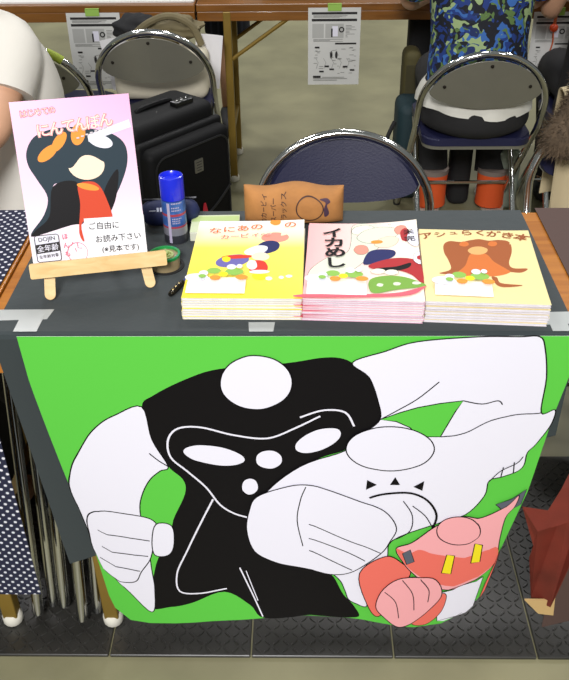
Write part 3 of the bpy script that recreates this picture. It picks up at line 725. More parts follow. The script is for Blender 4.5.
# ---------------------------------------------------------------- folding tables
def folding_table(label, loc, length, depth, zt, wood, legs_x, inset_y=(0.032, 0.35), apron=0.05, z0=0.0, brace=True):
    t = thing('folding_table', label, 'table', loc)
    bm = bmesh.new()
    add_box(bm, (length / 2, depth / 2, zt - 0.014), (length, depth, 0.028), bevel=0.003)
    obj('tabletop', bm, wood, t)
    bm = bmesh.new()
    for y in (0.012, depth - 0.012):
        add_box(bm, (length / 2, y, zt - 0.028 - apron / 2), (length - 0.004, 0.02, apron), bevel=0.002)
    for x in (0.012, length - 0.012):
        add_box(bm, (x, depth / 2, zt - 0.028 - apron / 2), (0.02, depth - 0.05, apron), bevel=0.002)
    obj('apron', bm, wood, t)
    for x in legs_x:
        for y in inset_y:
            bm = bmesh.new()
            add_box(bm, (x, y + 0.015, (zt - 0.028 + z0 + 0.02) / 2), (0.03, 0.03, zt - 0.028 - z0 - 0.02), bevel=0.003)
            lg = obj('leg', bm, olive_metal, t)
            bm = bmesh.new()
            add_lathe(bm, [(0, 0), (0.019, 0), (0.021, 0.004), (0.021, 0.02), (0.017, 0.027), (0, 0.027)], 16, (x, y + 0.015, z0))
            obj('foot_cap', bm, cap_white, lg, True)
        bm = bmesh.new()
        add_box(bm, (x, (inset_y[0] + inset_y[1]) / 2 + 0.015, z0 + 0.22), (0.02, inset_y[1] - inset_y[0], 0.02))
        obj('crossbar', bm, olive_metal, t)
        if brace:
            for y in inset_y:
                s = 1 if x < length / 2 else -1
                bm = bmesh.new()
                add_tube(bm, [(x, y + 0.015, zt - 0.22), (x + s * 0.26, y + 0.015, zt - 0.04)], 0.008, 6)
                obj('brace', bm, olive_metal, t)
    return t
folding_table('orange wood folding table under the black tablecloth', (-0.478, 0.006, 0), 1.8, 0.424, T - 0.001, table_wood, (0.109, 1.69), z0=MATZ)
folding_table('orange wood folding table under the polka dot cloth', (-2.282, 0.006, 0), 1.8, 0.424, T - 0.001, table_wood, (0.11, 1.70), z0=MATZ)
folding_table('brown wood folding table across the aisle, left of the seam', (-2.175, 2.30, 0), 1.8, 0.45, 0.725, far_wood, (0.11, 1.69), (0.0, 0.30), 0.035)
folding_table('brown wood folding table across the aisle bearing the centre notice', (-0.37, 2.30, 0), 1.8, 0.45, 0.725, far_wood, (0.115, 1.69), (-0.0, 0.30), 0.035)

# ---------------------------------------------------------------- black tablecloth
cloth = mat('black_tablecloth', (42, 51, 53), 0.85, bump=0.10, bscale=30, sheen=0.2)
def drape(name, x0, x1, yb, zt, drop_left, drop_right, m, thick=0.0016, yf=0.004, fold=0.0, nx=40, parent=None, wav=0.0012, edge=None):
    """cloth lying on a table top and falling over its front edge"""
    bm = bmesh.new()
    prof = [(yb, 0), (yb * 0.75, 0), (yb * 0.5, 0), (yb * 0.25, 0), (0.03, 0), (yf + 0.006, 0), (yf, -0.002), (yf - 0.003, -0.008)]
    rows = []
    for (y, dz) in prof:
        rows.append(('top', y, dz))
    for k in range(1, 13):
        rows.append(('drop', k / 12, 0))
    G = []
    for kind, a, dz in rows:
        r = []
        for i in range(nx + 1):
            s = i / nx
            x = x0 + (x1 - x0) * s
            if kind == 'top':
                wob = wav * math.sin(x * 31 + a * 17) * (1 if a > 0.05 else 0)
                p = Vector((x, a, zt + thick + dz + abs(wob) * 0.35))
            else:
                d = drop_left + (drop_right - drop_left) * s
                y = yf - 0.003 + fold * math.sin(x * 24) * a * 0.5 + 0.004 * a
                p = Vector((x, y, zt + thick - 0.008 - a * d))
            if edge:
                p = edge(p, s, kind, a)
            r.append(bm.verts.new(p))
        G.append(r)
    for j in range(len(G) - 1):
        for i in range(nx):
            bm.faces.new((G[j][i], G[j][i + 1], G[j + 1][i + 1], G[j + 1][i]))
    solid(bm, -thick * 0.6)
    return obj(name, bm, m, parent, False)
o = drape('tablecloth', -0.458, 0.456, 0.431, T, 0.525, 0.20, cloth, fold=0.0, edge=lambda p, s, k, a: p + Vector((0.042 * a * max(0, 1 - s * 4), 0, 0)) if k == 'drop' else p)
tag(o, 'black cloth covering the table beneath the books and poster', 'tablecloth')
CT = T + 0.0022        # top of the cloth

dots = dots_mat('navy_polka_dots', (26, 30, 56), (214, 214, 222))
o = drape('tablecloth', -1.4, -0.487, 0.44, T, 0.62, 0.615, dots, nx=30)
tag(o, 'navy polka dot cloth on the left neighbouring table', 'tablecloth')

brown_cloth = mat('brown_tablecloth', (82, 62, 56), 0.8, bump=0.1, bscale=50)
red_lining = mat('dark_red_lining', (104, 34, 22), 0.6, var=0.25, vscale=14)
root = thing('tablecloth', 'brown cloth with a red lining on the right neighbouring table', 'tablecloth', (0.486, 0.44, 0))
def bedge(p, s, kind, a):
    q = p - Vector((0.486, 0.44, 0))
    if kind == 'drop' and s < 0.15:
        q.y -= 0.01 * a * (1 - s / 0.15)
        q.x += 0.02 * a * (1 - s / 0.15)
    return q
drape('cloth', 0.486, 1.35, 0.44, T, 0.69, 0.66, brown_cloth, nx=30, parent=root, edge=bedge, fold=0.012)
# folded-back corner showing the lining
bm = bmesh.new()
V = [(0.496, 0.52), (0.512, 0.42), (0.448, 0.375), (0.452, 0.28), (0.474, 0.16), (0.506, 0.16), (0.515, 0.30), (0.52, 0.52)]
F = [bm.verts.new((x - 0.486, -0.022 - 0.02 * math.sin(k * 1.3) - 0.44, z)) for k, (x, z) in enumerate(V)]
f = bm.faces.new(F)
bmesh.ops.triangulate(bm, faces=[f])
bmesh.ops.subdivide_edges(bm, edges=bm.edges[:], cuts=2, use_grid_fill=True)
solid(bm, 0.002)
tag(obj('folded_corner', bm, red_lining, root), 'dark red lining of the folded corner')
bm = bmesh.new()
add_prism(bm, [(0.456, 0.175), (0.50, 0.175), (0.51, 0.215), (0.518, 0.13), (0.488, 0.135)], 0, 0.004, fn=lambda v: Vector((v.x - 0.486, -0.018 - v.z - 0.44, v.y)))
tag(obj('hem_facing', bm, mat('tan_hem', (196, 164, 110), 0.7), root), 'tan hem facing')

# ---------------------------------------------------------------- hanging poster
LT = [(0, -.415), (.148, -.411), (.298, -.400), (.47, -.386), (.70, -.364), (1, -.349)]
RT = [(0, .462), (.127, .453), (.263, .441), (.54, .425), (.86, .388), (1, .376)]
ZB = [(0, .165), (.011, .13), (.05, .099), (.105, .099), (.19, .112), (.30, .135), (.36, .143), (.425, .153), (.54, .163), (.66, .149), (.81, .102), (.9, .102), (.96, .129), (1, .171)]
def itp(tab, x):
    if x <= tab[0][0]: return tab[0][1]
    for (a, p), (b, q) in zip(tab, tab[1:]):
        if x <= b:
            return p + (q - p) * (x - a) / (b - a)
    return tab[-1][1]
def poster_pt(u, v):
    s, t = u / 0.84, 1 - v / 0.66
    l, r, z0 = itp(LT, t), itp(RT, t), itp(ZB, s)
    return Vector((l + (r - l) * s, -0.007 - 0.043 * t * math.sin(PI * min(max(s, 0), 1)), 0.779 - t * (0.779 - z0)))
def poster_fn(u, v, h):
    p = poster_pt(u, v)
    du = poster_pt(u + 0.02, v) - poster_pt(u - 0.02, v)
    dv = poster_pt(u, v + 0.02) - poster_pt(u, v - 0.02)
    n = du.cross(dv).normalized()
    return p + n * h
us = sorted(set([0.84 * i / 28 for i in range(29)] + [0.84 * s for s in (.011, .05, .105, .96, .90)]))
vs = [0.66 * i / 22 for i in range(23)]
sh = Sheet(poster_fn, us[1:-1], vs[1:-1], 0.00008)
sh.slab(us, vs, mat('poster_green', (92, 196, 70), 0.45, spec=0.2), mat('poster_back', (235, 235, 235), 0.5), 0.0005)
sh.shapes(POSTER)
tag(sh.build('hanging_poster'), 'large green poster with black and white shapes hanging from the table front', 'poster')

# tapes that hold cloth and poster
tape_m = mat('cloudy_tape', (176, 180, 178), 0.3, trans=0.0)
def tape(label, strips, z=CT + 0.0006):
    bm = bmesh.new()
    for k, pts in enumerate(strips):
        add_prism(bm, pts, z + 0.0004 * k, z + 0.0004 * k + 0.0004)
    tag(obj('tape_strip', bm, tape_m), label, 'tape', 'clear tapes on the tablecloth edge')
tape('cloudy tape strips crossed at the left corner of the black cloth', [[(-0.464, 0.072), (-0.375, 0.073), (-0.38, 0.044), (-0.464, 0.04)], [(-0.424, 0.058), (-0.386, 0.056), (-0.388, 0.008), (-0.425, 0.008)]])
tape('short clear tape at the middle of the cloth edge, below the yellow books', [[(-0.056, 0.034), (-0.014, 0.034), (-0.016, 0.008), (-0.054, 0.008)]])
tape('clear tape beside the cream book stack at the right corner', [[(0.405, 0.062), (0.462, 0.064), (0.462, 0.03), (0.408, 0.026)], [(0.418, 0.05), (0.446, 0.05), (0.446, 0.008), (0.418, 0.008)]])

# ---------------------------------------------------------------- book stacks
BW, BH = 0.176, 0.25
page_m = mat('page_edges', (226, 222, 226), 0.7, var=0.05, vscale=140)
def book_mesh(kind, th, cov, sheet_draw, edge_c, lift=0.0, sag=0.0):
    """cover wrapping a block of pages; the art is printed on the front"""
    root = thing(kind, None, None)
    def bend(u, v):
        a = (u / BW) ** 3 * (v / BH) ** 3
        return lift * a - sag * math.sin(PI * v / BH) * math.sin(PI * u / BW)
    us = [BW * i / 8 for i in range(9)]
    vv = [BH * i / 8 for i in range(9)]
    sh = Sheet(lambda u, v, h: Vector((u, v, th + bend(u, v) + h)), us[1:-1], vv[1:-1], 0.00007)
    sh.slab(us, vv, cov, paper_w, 0.0005)
    sheet_draw(sh)
    # back cover and spine
    mi = sh.mi(edge_c)
    add_box(sh.bm, (BW / 2, BH / 2, 0.0003), (BW, BH, 0.0005), mi=mi)
    add_box(sh.bm, (0.0004, BH / 2, th / 2), (0.0008, BH, th - 0.0012), mi=mi)
    c = sh.build('cover', root)
    bm = bmesh.new()
    n = 8
    lo, hi = [], []
    for j in range(n + 1):
        for i in range(n + 1):
            u, v = 0.001 + (BW - 0.0025) * i / n, 0.0012 + (BH - 0.0024) * j / n
            lo.append(bm.verts.new((u, v, 0.0006)))
            hi.append(bm.verts.new((u, v, th - 0.0008 + bend(u, v))))
    W_ = n + 1
    for L in (lo, hi):
        for j in range(n):
            for i in range(n):
                bm.faces.new((L[j * W_ + i], L[j * W_ + i + 1], L[(j + 1) * W_ + i + 1], L[(j + 1) * W_ + i]))
    rim = [i for i in range(W_)] + [j * W_ + n for j in range(1, W_)] + [n * W_ + i for i in range(n - 1, -1, -1)] + [j * W_ for j in range(n - 1, 0, -1)]
    for k in range(len(rim)):
        a, b = rim[k], rim[(k + 1) % len(rim)]
        bm.faces.new((lo[a], lo[b], hi[b], hi[a]))
    obj('pages', bm, page_m, root)
    return root

ORD = ['bottom', 'second from the bottom', 'third from the bottom', 'fourth from the bottom', 'fifth from the bottom', 'sixth from the bottom', 'seventh from the bottom', 'eighth from the bottom', 'ninth from the bottom', 'top']
def ordinal(i, n):
    if i == n - 1: return 'topmost'
    if i == 0: return 'bottom'
    if i == n - 2: return 'second from the top'
    return ['', 'second', 'third', 'fourth', 'fifth', 'sixth', 'seventh', 'eighth'][i] + ' from the bottom'

def stack(kind, x, y, a, n, th, cov, draw, edge_c, what, group, lift, sag=0.0, scale=(1.085, 1.05)):
    proto = book_mesh(kind, th, cov, draw, edge_c)
    for i in range(n):
        if i == n - 1 and (lift or sag):
            b = book_mesh(kind, th, cov, draw, edge_c, lift, sag)
        else:
            b = proto if i == 0 else copy_tree(proto)
        j = 0.0 if i == n - 1 else 1.0
        b.location = (x + j * random.uniform(-0.0018, 0.0018), y + j * random.uniform(-0.0005, 0.003), CT + 0.0008 + i * (th + 0.0002))
        b.scale = (scale[0], scale[1], 1)
        b.rotation_euler = (0, 0, a + j * random.uniform(-0.008, 0.008))
        tag(b, what % ordinal(i, n), 'book', group)
    return CT + 0.0008 + n * (th + 0.0002)

def draw_yellow(sh):
    sh.shapes(YELLOW_ART)
    m, o = ink('white'), ink('title_orange')
    for k, ch in enumerate('なにあの'):
        for bold, mm in ((0.05, m), (0.018, o)):
            sh.text(ch, 0.030 + 0.0225 * k, 0.213 + 0.0042 * k, 0.0225, mm, 0.08, bold)
    for bold, mm in ((0.05, m), (0.018, o)):
        sh.text('の', 0.153, 0.231, 0.0225, mm, 0.08, bold)
    for k, ch in enumerate('カービィ〜'):
        for bold, mm in ((0.05, m), (0.014, o)):
            sh.text(ch, 0.047 + 0.0165 * k, 0.1895 + 0.002 * k, 0.017, mm, 0.06, bold)
def draw_pink(sh):
    sh.shapes(PINK_ART)
    for k, ch in enumerate('イカめし'):
        sh.text(ch, 0.0385 + 0.003 * k, 0.2125 - 0.0345 * k, 0.036, ink('ink'), 0.08, 0.03)
    sh.text('未', 0.1615, 0.211, 0.018, ink('ink'), 0.1, 0.01)
    sh.text('完', 0.1625, 0.189, 0.018, ink('ink'), 0.1, 0.01)
def draw_cream(sh):
    sh.shapes(BROWN_ART, 'brown')
    for k, ch in enumerate('アシュらくがき本'):
        sz = (0.026, 0.022, 0.016, 0.022, 0.022, 0.024, 0.024, 0.026)[k]
        sh.text(ch, 0.012 + 0.0215 * k, 0.2235 + 0.016 * math.sin(PI * k / 7), sz, ink('title_brown'), 0.35 - 0.1 * k, 0.02)

y_cov = ramp_mat('yellow_cover', [(0.0, (250, 226, 56)), (0.62, (250, 232, 90)), (0.80, (252, 246, 200)), (1.0, (252, 250, 238))], 1, 0, BH)
p_cov = ramp_mat('pink_cover', [(0.0, (244, 176, 176)), (0.5, (248, 214, 204)), (1.0, (250, 238, 218))], 0, 0, BW)
b_cov = mat('cream_cover', (240, 220, 158), 0.4)
YT = stack('yellow_booklet', -0.161, 0.043, -0.016, 8, 0.0048, y_cov, draw_yellow, mat('yellow_spine', (236, 230, 200), 0.5), 'yellow cover booklet, %s of the left book stack', 'yellow booklets', 0.004, 0, (1.082, 1.065))
PT = stack('pink_booklet', 0.0295, 0.040, -0.052, 10, 0.0039, p_cov, draw_pink, mat('rose_spine', (224, 176, 196), 0.5), 'pink cover booklet, %s of the middle book stack', 'pink booklets', 0.012, 0, (1.085, 1.03))
BT = stack('cream_booklet', 0.2215, 0.033, -0.066, 8, 0.0048, b_cov, draw_cream, mat('cream_spine', (212, 204, 208), 0.5), 'cream cover booklet, %s of the right book stack', 'cream booklets', 0.003, 0, (1.088, 0.97))

# paper slips on the stacks
def slip(label, x, y, a, z, w, h, topd):
    t = thing('price_slip', label, 'paper slip', (x, y, z), a, 'white price slips on the books')
    sh = Sheet(lambda u, v, hh: Vector((u, v, 0.0009 + hh + 0.004 * (v / h))), dh=0.0001)
    sh.slab([0, w / 2, w], [0, h / 2, h], mat('slip_paper', (248, 247, 244), 0.25), paper_w, 0.0006)
    for k in range(5):
        sh.rect(w * (0.12 + 0.14 * k), h * 0.42, w * (0.12 + 0.14 * k) + w * 0.08, h * 0.46, mat('slip_faint', (222, 220, 216), 0.4))
    sh.build('slip', t)
    sh = Sheet(lambda u, v, hh: Vector((u, v, 0.0030 + hh + 0.004 * (v / h))), dh=0.00035)
    C = [('white', .02, .0, .030, .013), ('card_green', .30, .02, .018, .010), ('white', .13, .012, .012, .009), ('orange', .34, -.002, .014, .008), ('card_green', .66, .016, .024, .012), ('white', .60, .030, .012, .009), ('orange', .80, -.002, .016, .008), ('yellow', .48, .006, .012, .008), ('card_green', .12, .0, .010, .006), ('white', .74, .030, .008, .007)]
    for nm, fu, dv, rx, ry in C:
        cx, cy = w * fu + 0.012, h - 0.004 + dv * topd
        sh.poly([(cx + rx * 0.62 * math.cos(q * PI / 6), cy + ry * 0.8 * math.sin(q * PI / 6)) for q in range(12)], ink(nm), True)
    tag(sh.build('printed_decoration', t), 'green and orange printed decoration')
slip('white slip with printed trim lying on the yellow books', -0.156, 0.056, -0.020, YT + 0.001, 0.094, 0.042, 0.9)
slip('white slip with printed trim lying on the pink books', 0.036, 0.050, -0.05, PT + 0.001, 0.094, 0.043, 0.7)
slip('white slip with printed trim lying on the cream books', 0.238, 0.050, -0.09, BT + 0.001, 0.090, 0.038, 0.8)

# ---------------------------------------------------------------- easel with the display copy
OC = Vector((0.027, -1.108, 1.532)); MK = 0.98
A0 = OC + (Vector((-.42, .145, .814)) - OC) * MK; XM = Vector((.186, .04, 0)).normalized()
VM = Vector((-.017, .095, .254)); VM = (VM - XM * VM.dot(XM)).normalized()
NM = XM.cross(VM)
if NM.y > 0: NM = -NM
es = thing('table_easel', 'small pale wooden easel holding the pink display booklet', 'easel', (-0.32, 0.16, CT), 0)
def rel(p): return Vector(p) - Vector((-0.32, 0.16, CT))
def plank(name, p, q, w, th, wdir, rounded=True):
    p, q = rel(p), rel(q)
    d = (q - p); L = d.length; d.normalize()
    wd = (Vector(wdir) - d * Vector(wdir).dot(d)).normalized()
    nn = d.cross(wd)
    pts = rrect(-w / 2, 0, w / 2, L, w * 0.48 if rounded else 0.003)
    bm = bmesh.new()
    add_prism(bm, pts, -th / 2, th / 2, fn=lambda v: p + wd * v.x + d * v.y + nn * v.z)
    bmesh.ops.bevel(bm, geom=bm.edges[:], offset=0.0006, segments=1, affect='EDGES')
    return obj(name, bm, easel_wood, es)
bk = -NM * 0.0085
foot_l, foot_r = Vector((-0.387, 0.099, CT + 0.003)), Vector((-0.225, 0.138, CT + 0.003))
apex = A0 + XM * 0.095 + VM * 0.20 + bk * 1.1
plank('leg', foot_l, foot_l + VM * 0.20 + XM * 0.013 + Vector((0, 0.034, 0)), 0.0175, 0.006, XM)
plank('leg', foot_r, foot_r + VM * 0.20 - XM * 0.036 + Vector((0, 0.034, 0)), 0.0175, 0.006, XM)
plank('rear_leg', (-0.322, 0.262, CT + 0.003), (-0.335, 0.226, 0.98), 0.016, 0.006, XM)
# ledge bar: an upright board and the shelf strip behind it
bl = A0 + XM * -0.006 - Vector((0, 0, 0.004)) + NM * 0.012
br = bl + XM * 0.222 + Vector((0, 0, 0.0))
bm = bmesh.new()
pts = rrect(0, -0.012, 0.222, 0.013, 0.003)
add_prism(bm, pts, 0, 0.007, fn=lambda v: rel(bl + XM * v.x + VM * v.y + NM * v.z))
pts = rrect(0.004, -0.012, 0.218, -0.004, 0.002)
add_prism(bm, pts, -0.022, 0, fn=lambda v: rel(bl + XM * v.x + VM * v.y + NM * v.z))
obj('ledge', bm, easel_wood, es)

mag_base = A0 + VM * -0.002
dm = thing('display_booklet', 'pink display booklet with shapes on its cover, propped on the easel', 'booklet', mag_base)
dm['label'] = 'pink sample booklet propped upright on the wooden easel'
MW, MH = 0.190, 0.271    # cover frame, scaled by MK
pink_grad = ramp_mat('lilac_cover', [(0, (246, 240, 244)), (0.45, (238, 206, 226)), (1, (226, 166, 204))], 2, 0, 0.25, 0.28)
sh = Sheet(lambda u, v, h: (XM * (u * MK) + VM * (v * MK) + NM * (0.002 + h)), dh=0.00005)
sh.slab([0, MW / 2, MW], [0, MH / 2, MH], pink_grad, paper_w, 0.0005)
sh.shapes(MAG_ART)
# titles
for k, ch in enumerate('はじめての'):
    for bold, n in ((0.055, 'title_pink'), (0.0, 'title_cream')):
        sh.text(ch, 0.020 + 0.0112 * k, 0.2515 + 0.0006 * k, 0.0125, ink(n), 0.05, bold)
for k, ch in enumerate('にんてんぼん'):
    for bold, n in ((0.06, 'title_cream'), (0.042, 'title_pink'), (0.012, 'title_cream')):
        sh.text(ch, 0.047 + 0.0202 * k, 0.2235 + 0.0018 * k, 0.0235, ink(n), 0.05, bold)
# all-ages box
sh.line(rrect(0.0078, 0.0112, 0.0470, 0.0556, 0.004), 0.0011, ink('print_dark'), False, True)
sh.text('DOJIN', 0.0274, 0.0480, 0.0098, ink('print_dark'), 0.05)
sh.poly([(0.0084, 0.0255), (0.0462, 0.0275), (0.0462, 0.0425), (0.0084, 0.0405)], ink('print_dark'))
sh.text('全年齢', 0.0273, 0.0340, 0.0118, ink('white'), 0.05, 0.005)
sh.text('全年齢対象', 0.0273, 0.0205, 0.0066, ink('print_dark'), 0.05)
sh.rect(0.018, 0.0068, 0.042, 0.0078, ink('print_dark'))
# pink pen scrawl
for k, ch in enumerate('ほんも'):
    sh.text(ch, 0.0575, 0.0500 - 0.0145 * k, 0.0105, ink('pen_pink'), 0.1)
sh.line([(0.0745 + 0.0165 * math.cos(q), 0.0215 + 0.0165 * math.sin(q)) for q in [i * PI / 8 for i in range(16)]], 0.0008, ink('pen_pink'), True, True)
sh.line([(0.069, 0.040), (0.066, 0.034)], 0.0008, ink('pen_pink'), False)
sh.line([(0.076, 0.038), (0.076, 0.029), (0.083, 0.028)], 0.0008, ink('pen_pink'), False)
sh.line([(0.071, 0.029), (0.073, 0.023)], 0.0008, ink('pen_pink'), False)
for k in range(7):
    sh.rect(0.128 + 0.0075 * k - 0.03, 0.206 + 0.0022 * k, 0.1325 + 0.0075 * k - 0.03, 0.2085 + 0.0022 * k, mat('faint_print', (196, 186, 190), 0.4))
sh.build('cover', dm)
bm = bmesh.new()
add_prism(bm, [(0.001, 0.001), (MW - 0.001, 0.001), (MW - 0.001, MH - 0.001), (0.001, MH - 0.001)], -0.0035, 0.0013, fn=lambda v: XM * (v.x * MK) + VM * (v.y * MK) + NM * v.z)
obj('pages', bm, page_m, dm)
# hand-written note taped to it
sh = Sheet(lambda u, v, h: (A0 + XM * (u * MK) + VM * (v * MK) + NM * (0.0045 + h)), dh=0.0002)
def npt(a, b):
    p = [(0.0875, 0.004), (0.1895, 0.001), (0.1905, 0.0713), (0.0921, 0.0743)]
    return tuple((1 - a) * (1 - b) * p[0][i] + a * (1 - b) * p[1][i] + a * b * p[2][i] + (1 - a) * b * p[3][i] for i in (0, 1))
mi = sh.mi(paper_w)
A_ = [sh.bm.verts.new(sh.fn(*npt(a, b), h)) for h in (0, -0.0004) for a, b in ((0, 0), (1, 0), (1, 1), (0, 1))]
for q in ((0, 1, 2, 3), (4, 5, 6, 7), (0, 1, 5, 4), (1, 2, 6, 5), (2, 3, 7, 6), (3, 0, 4, 7)):
    sh.bm.faces.new([A_[i] for i in q])
sh.text('ご自由に', 0.1235, 0.0600, 0.0130, ink('ink'), -0.04, 0.008)
sh.text('お読み下さい', 0.1445, 0.0380, 0.0128, ink('ink'), 0.0, 0.008)
sh.text('(※見本です)', 0.146, 0.0190, 0.0118, ink('ink'), -0.02, 0.008)
tag(sh.build('handwritten_note'), 'white handwritten note stuck to the lower right of the pink sample booklet', 'note')

# ---------------------------------------------------------------- spray can, pouch, tape roll, keys, card pad, cushion
can = thing('spray_can', 'blue capped spray can standing between easel and yellow books', 'spray can', (-0.203, 0.311, CT), 0.3)
can.scale = (0.96, 0.96, 0.94)
bm = bmesh.new()
add_lathe(bm, [(0, 0.0005), (0.021, 0.0005), (0.0225, 0.003), (0.0225, 0.021), (0.0225, 0.037), (0.0225, 0.041), (0.0225, 0.062), (0.0225, 0.067), (0.0225, 0.084), (0.0225, 0.092), (0.0205, 0.097), (0.012, 0.101), (0, 0.101)], 32,
          mis=[0, 0, 1, 2, 3, 4, 3, 4, 4, 5, 0, 0])
obj('can_body', bm, [mat('tinplate', (150, 152, 156), 0.3, 0.8), mat('can_smoke', (66, 68, 76), 0.35, 0.4), mat('can_silver', (158, 160, 172), 0.35, 0.5), mat('can_red', (176, 66, 84), 0.4, 0.2), mat('can_blue', (62, 104, 180), 0.35, 0.3, var=0.25, vscale=90), mat('can_deep_blue', (34, 58, 140), 0.35, 0.3)], can, True)
bm = bmesh.new()
def canpt(a, z, r=0.02262): return Vector((r * math.sin(a), -r * math.cos(a), z))
for a0, a1, z0, z1 in ((-0.75, -0.50, 0.006, 0.09),):
    for k in range(4):
        p, q = a0 + (a1 - a0) * k / 4, a0 + (a1 - a0) * (k + 1) / 4
        bm.faces.new([bm.verts.new(canpt(*c)) for c in ((p, z0), (q, z0), (q, z1), (p, z1))])
for zc, w_ in ((0.088, 0.9), (0.079, 0.7), (0.0735, 0.8), (0.056, 0.75), (0.0515, 0.6), (0.047, 0.7)):
    k0 = -0.35
    while k0 < w_ - 0.35:
        bm.faces.new([bm.verts.new(canpt(*c)) for c in ((k0, zc), (k0 + 0.09, zc), (k0 + 0.09, zc + 0.0026), (k0, zc + 0.0026))])
        k0 += 0.14
obj('label_print', bm, mat('label_pale', (178, 170, 196), 0.4), can)
bm = bmesh.new()
add_lathe(bm, [(0.0, 0.094), (0.0225, 0.094), (0.0225, 0.136), (0.0215, 0.1385), (0.0195, 0.139), (0.0175, 0.136), (0.0165, 0.131), (0, 0.131)], 32)
obj('cap', bm, mat('cobalt_plastic', (22, 40, 208), 0.28, coat=0.3), can, True)

po = thing('pencil_pouch', 'navy pouch with a pale mark lying behind the spray can', 'pouch', (-0.215, 0.378, CT + 0.026), 0.12)
bm = bmesh.new()
n = 24
add_tube(bm, [(-0.062 + 0.112 * i / n, 0, 0) for i in range(n + 1)], [0.025 * min(1, math.sqrt(max(0.02, 1 - abs(2 * i / n - 1) ** 5))) for i in range(n + 1)], 18)
obj('pouch_body', bm, mat('navy_nylon', (22, 34, 78), 0.65, bump=0.1, bscale=90), po, True, math.radians(70))
bm = bmesh.new()
add_tube(bm, [(-0.055 + 0.1 * i / 10, 0.004, 0.0252) for i in range(11)], 0.002, 6)
obj('zipper', bm, mat('dark_zip', (30, 32, 44), 0.4), po)
bm = bmesh.new()
def ppt(x, a): return Vector((x, -0.0256 * math.cos(a), 0.0256 * math.sin(a)))
for x, w_, a0, a1 in ((-0.044, 0.012, 0.55, 0.62), (-0.030, 0.004, 0.5, 0.8), (-0.024, 0.004, 0.5, 0.8), (-0.018, 0.006, 0.55, 0.85)):
    bm.faces.new([bm.verts.new(ppt(*c)) for c in ((x, a0), (x + w_, a0), (x + w_, a1), (x, a1))])
tag(obj('printed_mark', bm, mat('pale_mark', (200, 208, 226), 0.5), po), 'pale printed mark')

tr = thing('tape_roll', 'roll of clear tape with a green rim beside the easel foot', 'tape roll', (-0.211, 0.214, CT + 0.0003), 0)
bm = bmesh.new()
def ringprof(r0, r1, z0, z1): return [(r0, z0), (r1, z0), (r1, z1), (r0, z1), (r0, z0)]
add_lathe(bm, ringprof(0.0165, 0.026, 0.001, 0.022), 36)
obj('tape_coil', bm, mat('tan_tape', (164, 146, 110), 0.3, coat=0.4), tr, True)
bm = bmesh.new()
add_lathe(bm, ringprof(0.0235, 0.0275, 0.0222, 0.0265), 36)
tag(obj('rim', bm, mat('green_plastic', (24, 150, 72), 0.3, coat=0.4), tr, True), 'green rim')
bm = bmesh.new()
add_lathe(bm, ringprof(0.0125, 0.0163, 0.001, 0.024), 30)
add_lathe(bm, [(0, 0.004), (0.0125, 0.004), (0.0125, 0.006), (0, 0.006)], 30)
for k in range(5):
    a = k * 2 * PI / 5
    add_box(bm, (0.011 * math.cos(a), 0.011 * math.sin(a), 0.022), (0.008, 0.004, 0.003), Euler((0, 0, a)))
obj('core', bm, mat('clear_yellow_core', (176, 190, 120), 0.3), tr, True)
bm = bmesh.new()
add_lathe(bm, ringprof(0.028, 0.033, 0.0, 0.0025), 36)
obj('base_ring', bm, dark_rubber, tr, True)

kt = thing('folding_knife', 'small dark metal tool lying beside the yellow books', 'tool', (-0.180, 0.135, CT + 0.0055), math.radians(68))
bm = bmesh.new()
add_tube(bm, catmull([(-0.027, 0, 0), (-0.02, 0, 0), (0, 0, 0), (0.014, 0, 0), (0.02, 0, 0)], n=4), [0.003 + 0.0025 * math.sin(PI * min(1, (i + 1) / 17)) for i in range(17)], 12)
obj('handle', bm, mat('dark_steel', (70, 66, 58), 0.25, 0.9), kt, True)
bm = bmesh.new()
for x in (-0.016, -0.006, 0.006):
    add_lathe(bm, [(0, 0.006), (0.0026, 0.006), (0.002, 0.0068), (0, 0.0068)], 10, (x, 0, -0.0008))
obj('rivet', bm, mat('brass', (190, 170, 110), 0.25, 0.9), kt, True)
bm = bmesh.new()
add_box(bm, (0.032, 0, 0), (0.03, 0.006, 0.002), bevel=0.0008)
obj('blade', bm, chrome, kt)

pad_m = mat('pale_green_card', (206, 216, 178), 0.5)
cp = thing('card_pad', 'pad of pale green cards behind the yellow books', 'card pad', (-0.178, 0.306, CT), 0.03)
bm = bmesh.new()
add_box(bm, (0.046, 0.036, 0.0088), (0.090, 0.070, 0.0168), bevel=0.001)
obj('card_block', bm, mat('card_edges', (214, 216, 196), 0.6), cp)
sh = Sheet(lambda u, v, h: Vector((u, v, 0.0182 + h)), dh=0.0002)
sh.slab([0.001, 0.091], [0.001, 0.071], pad_m, paper_w, 0.0006)
sh.rect(0.002, 0.045, 0.090, 0.066, mat('card_green_band', (184, 204, 134), 0.5))
for k in range(6):
    sh.rect(0.020 + 0.009 * k, 0.026, 0.026 + 0.009 * k, 0.029, mat('card_faint', (150, 168, 128), 0.5))
sh.build('top_card', cp)

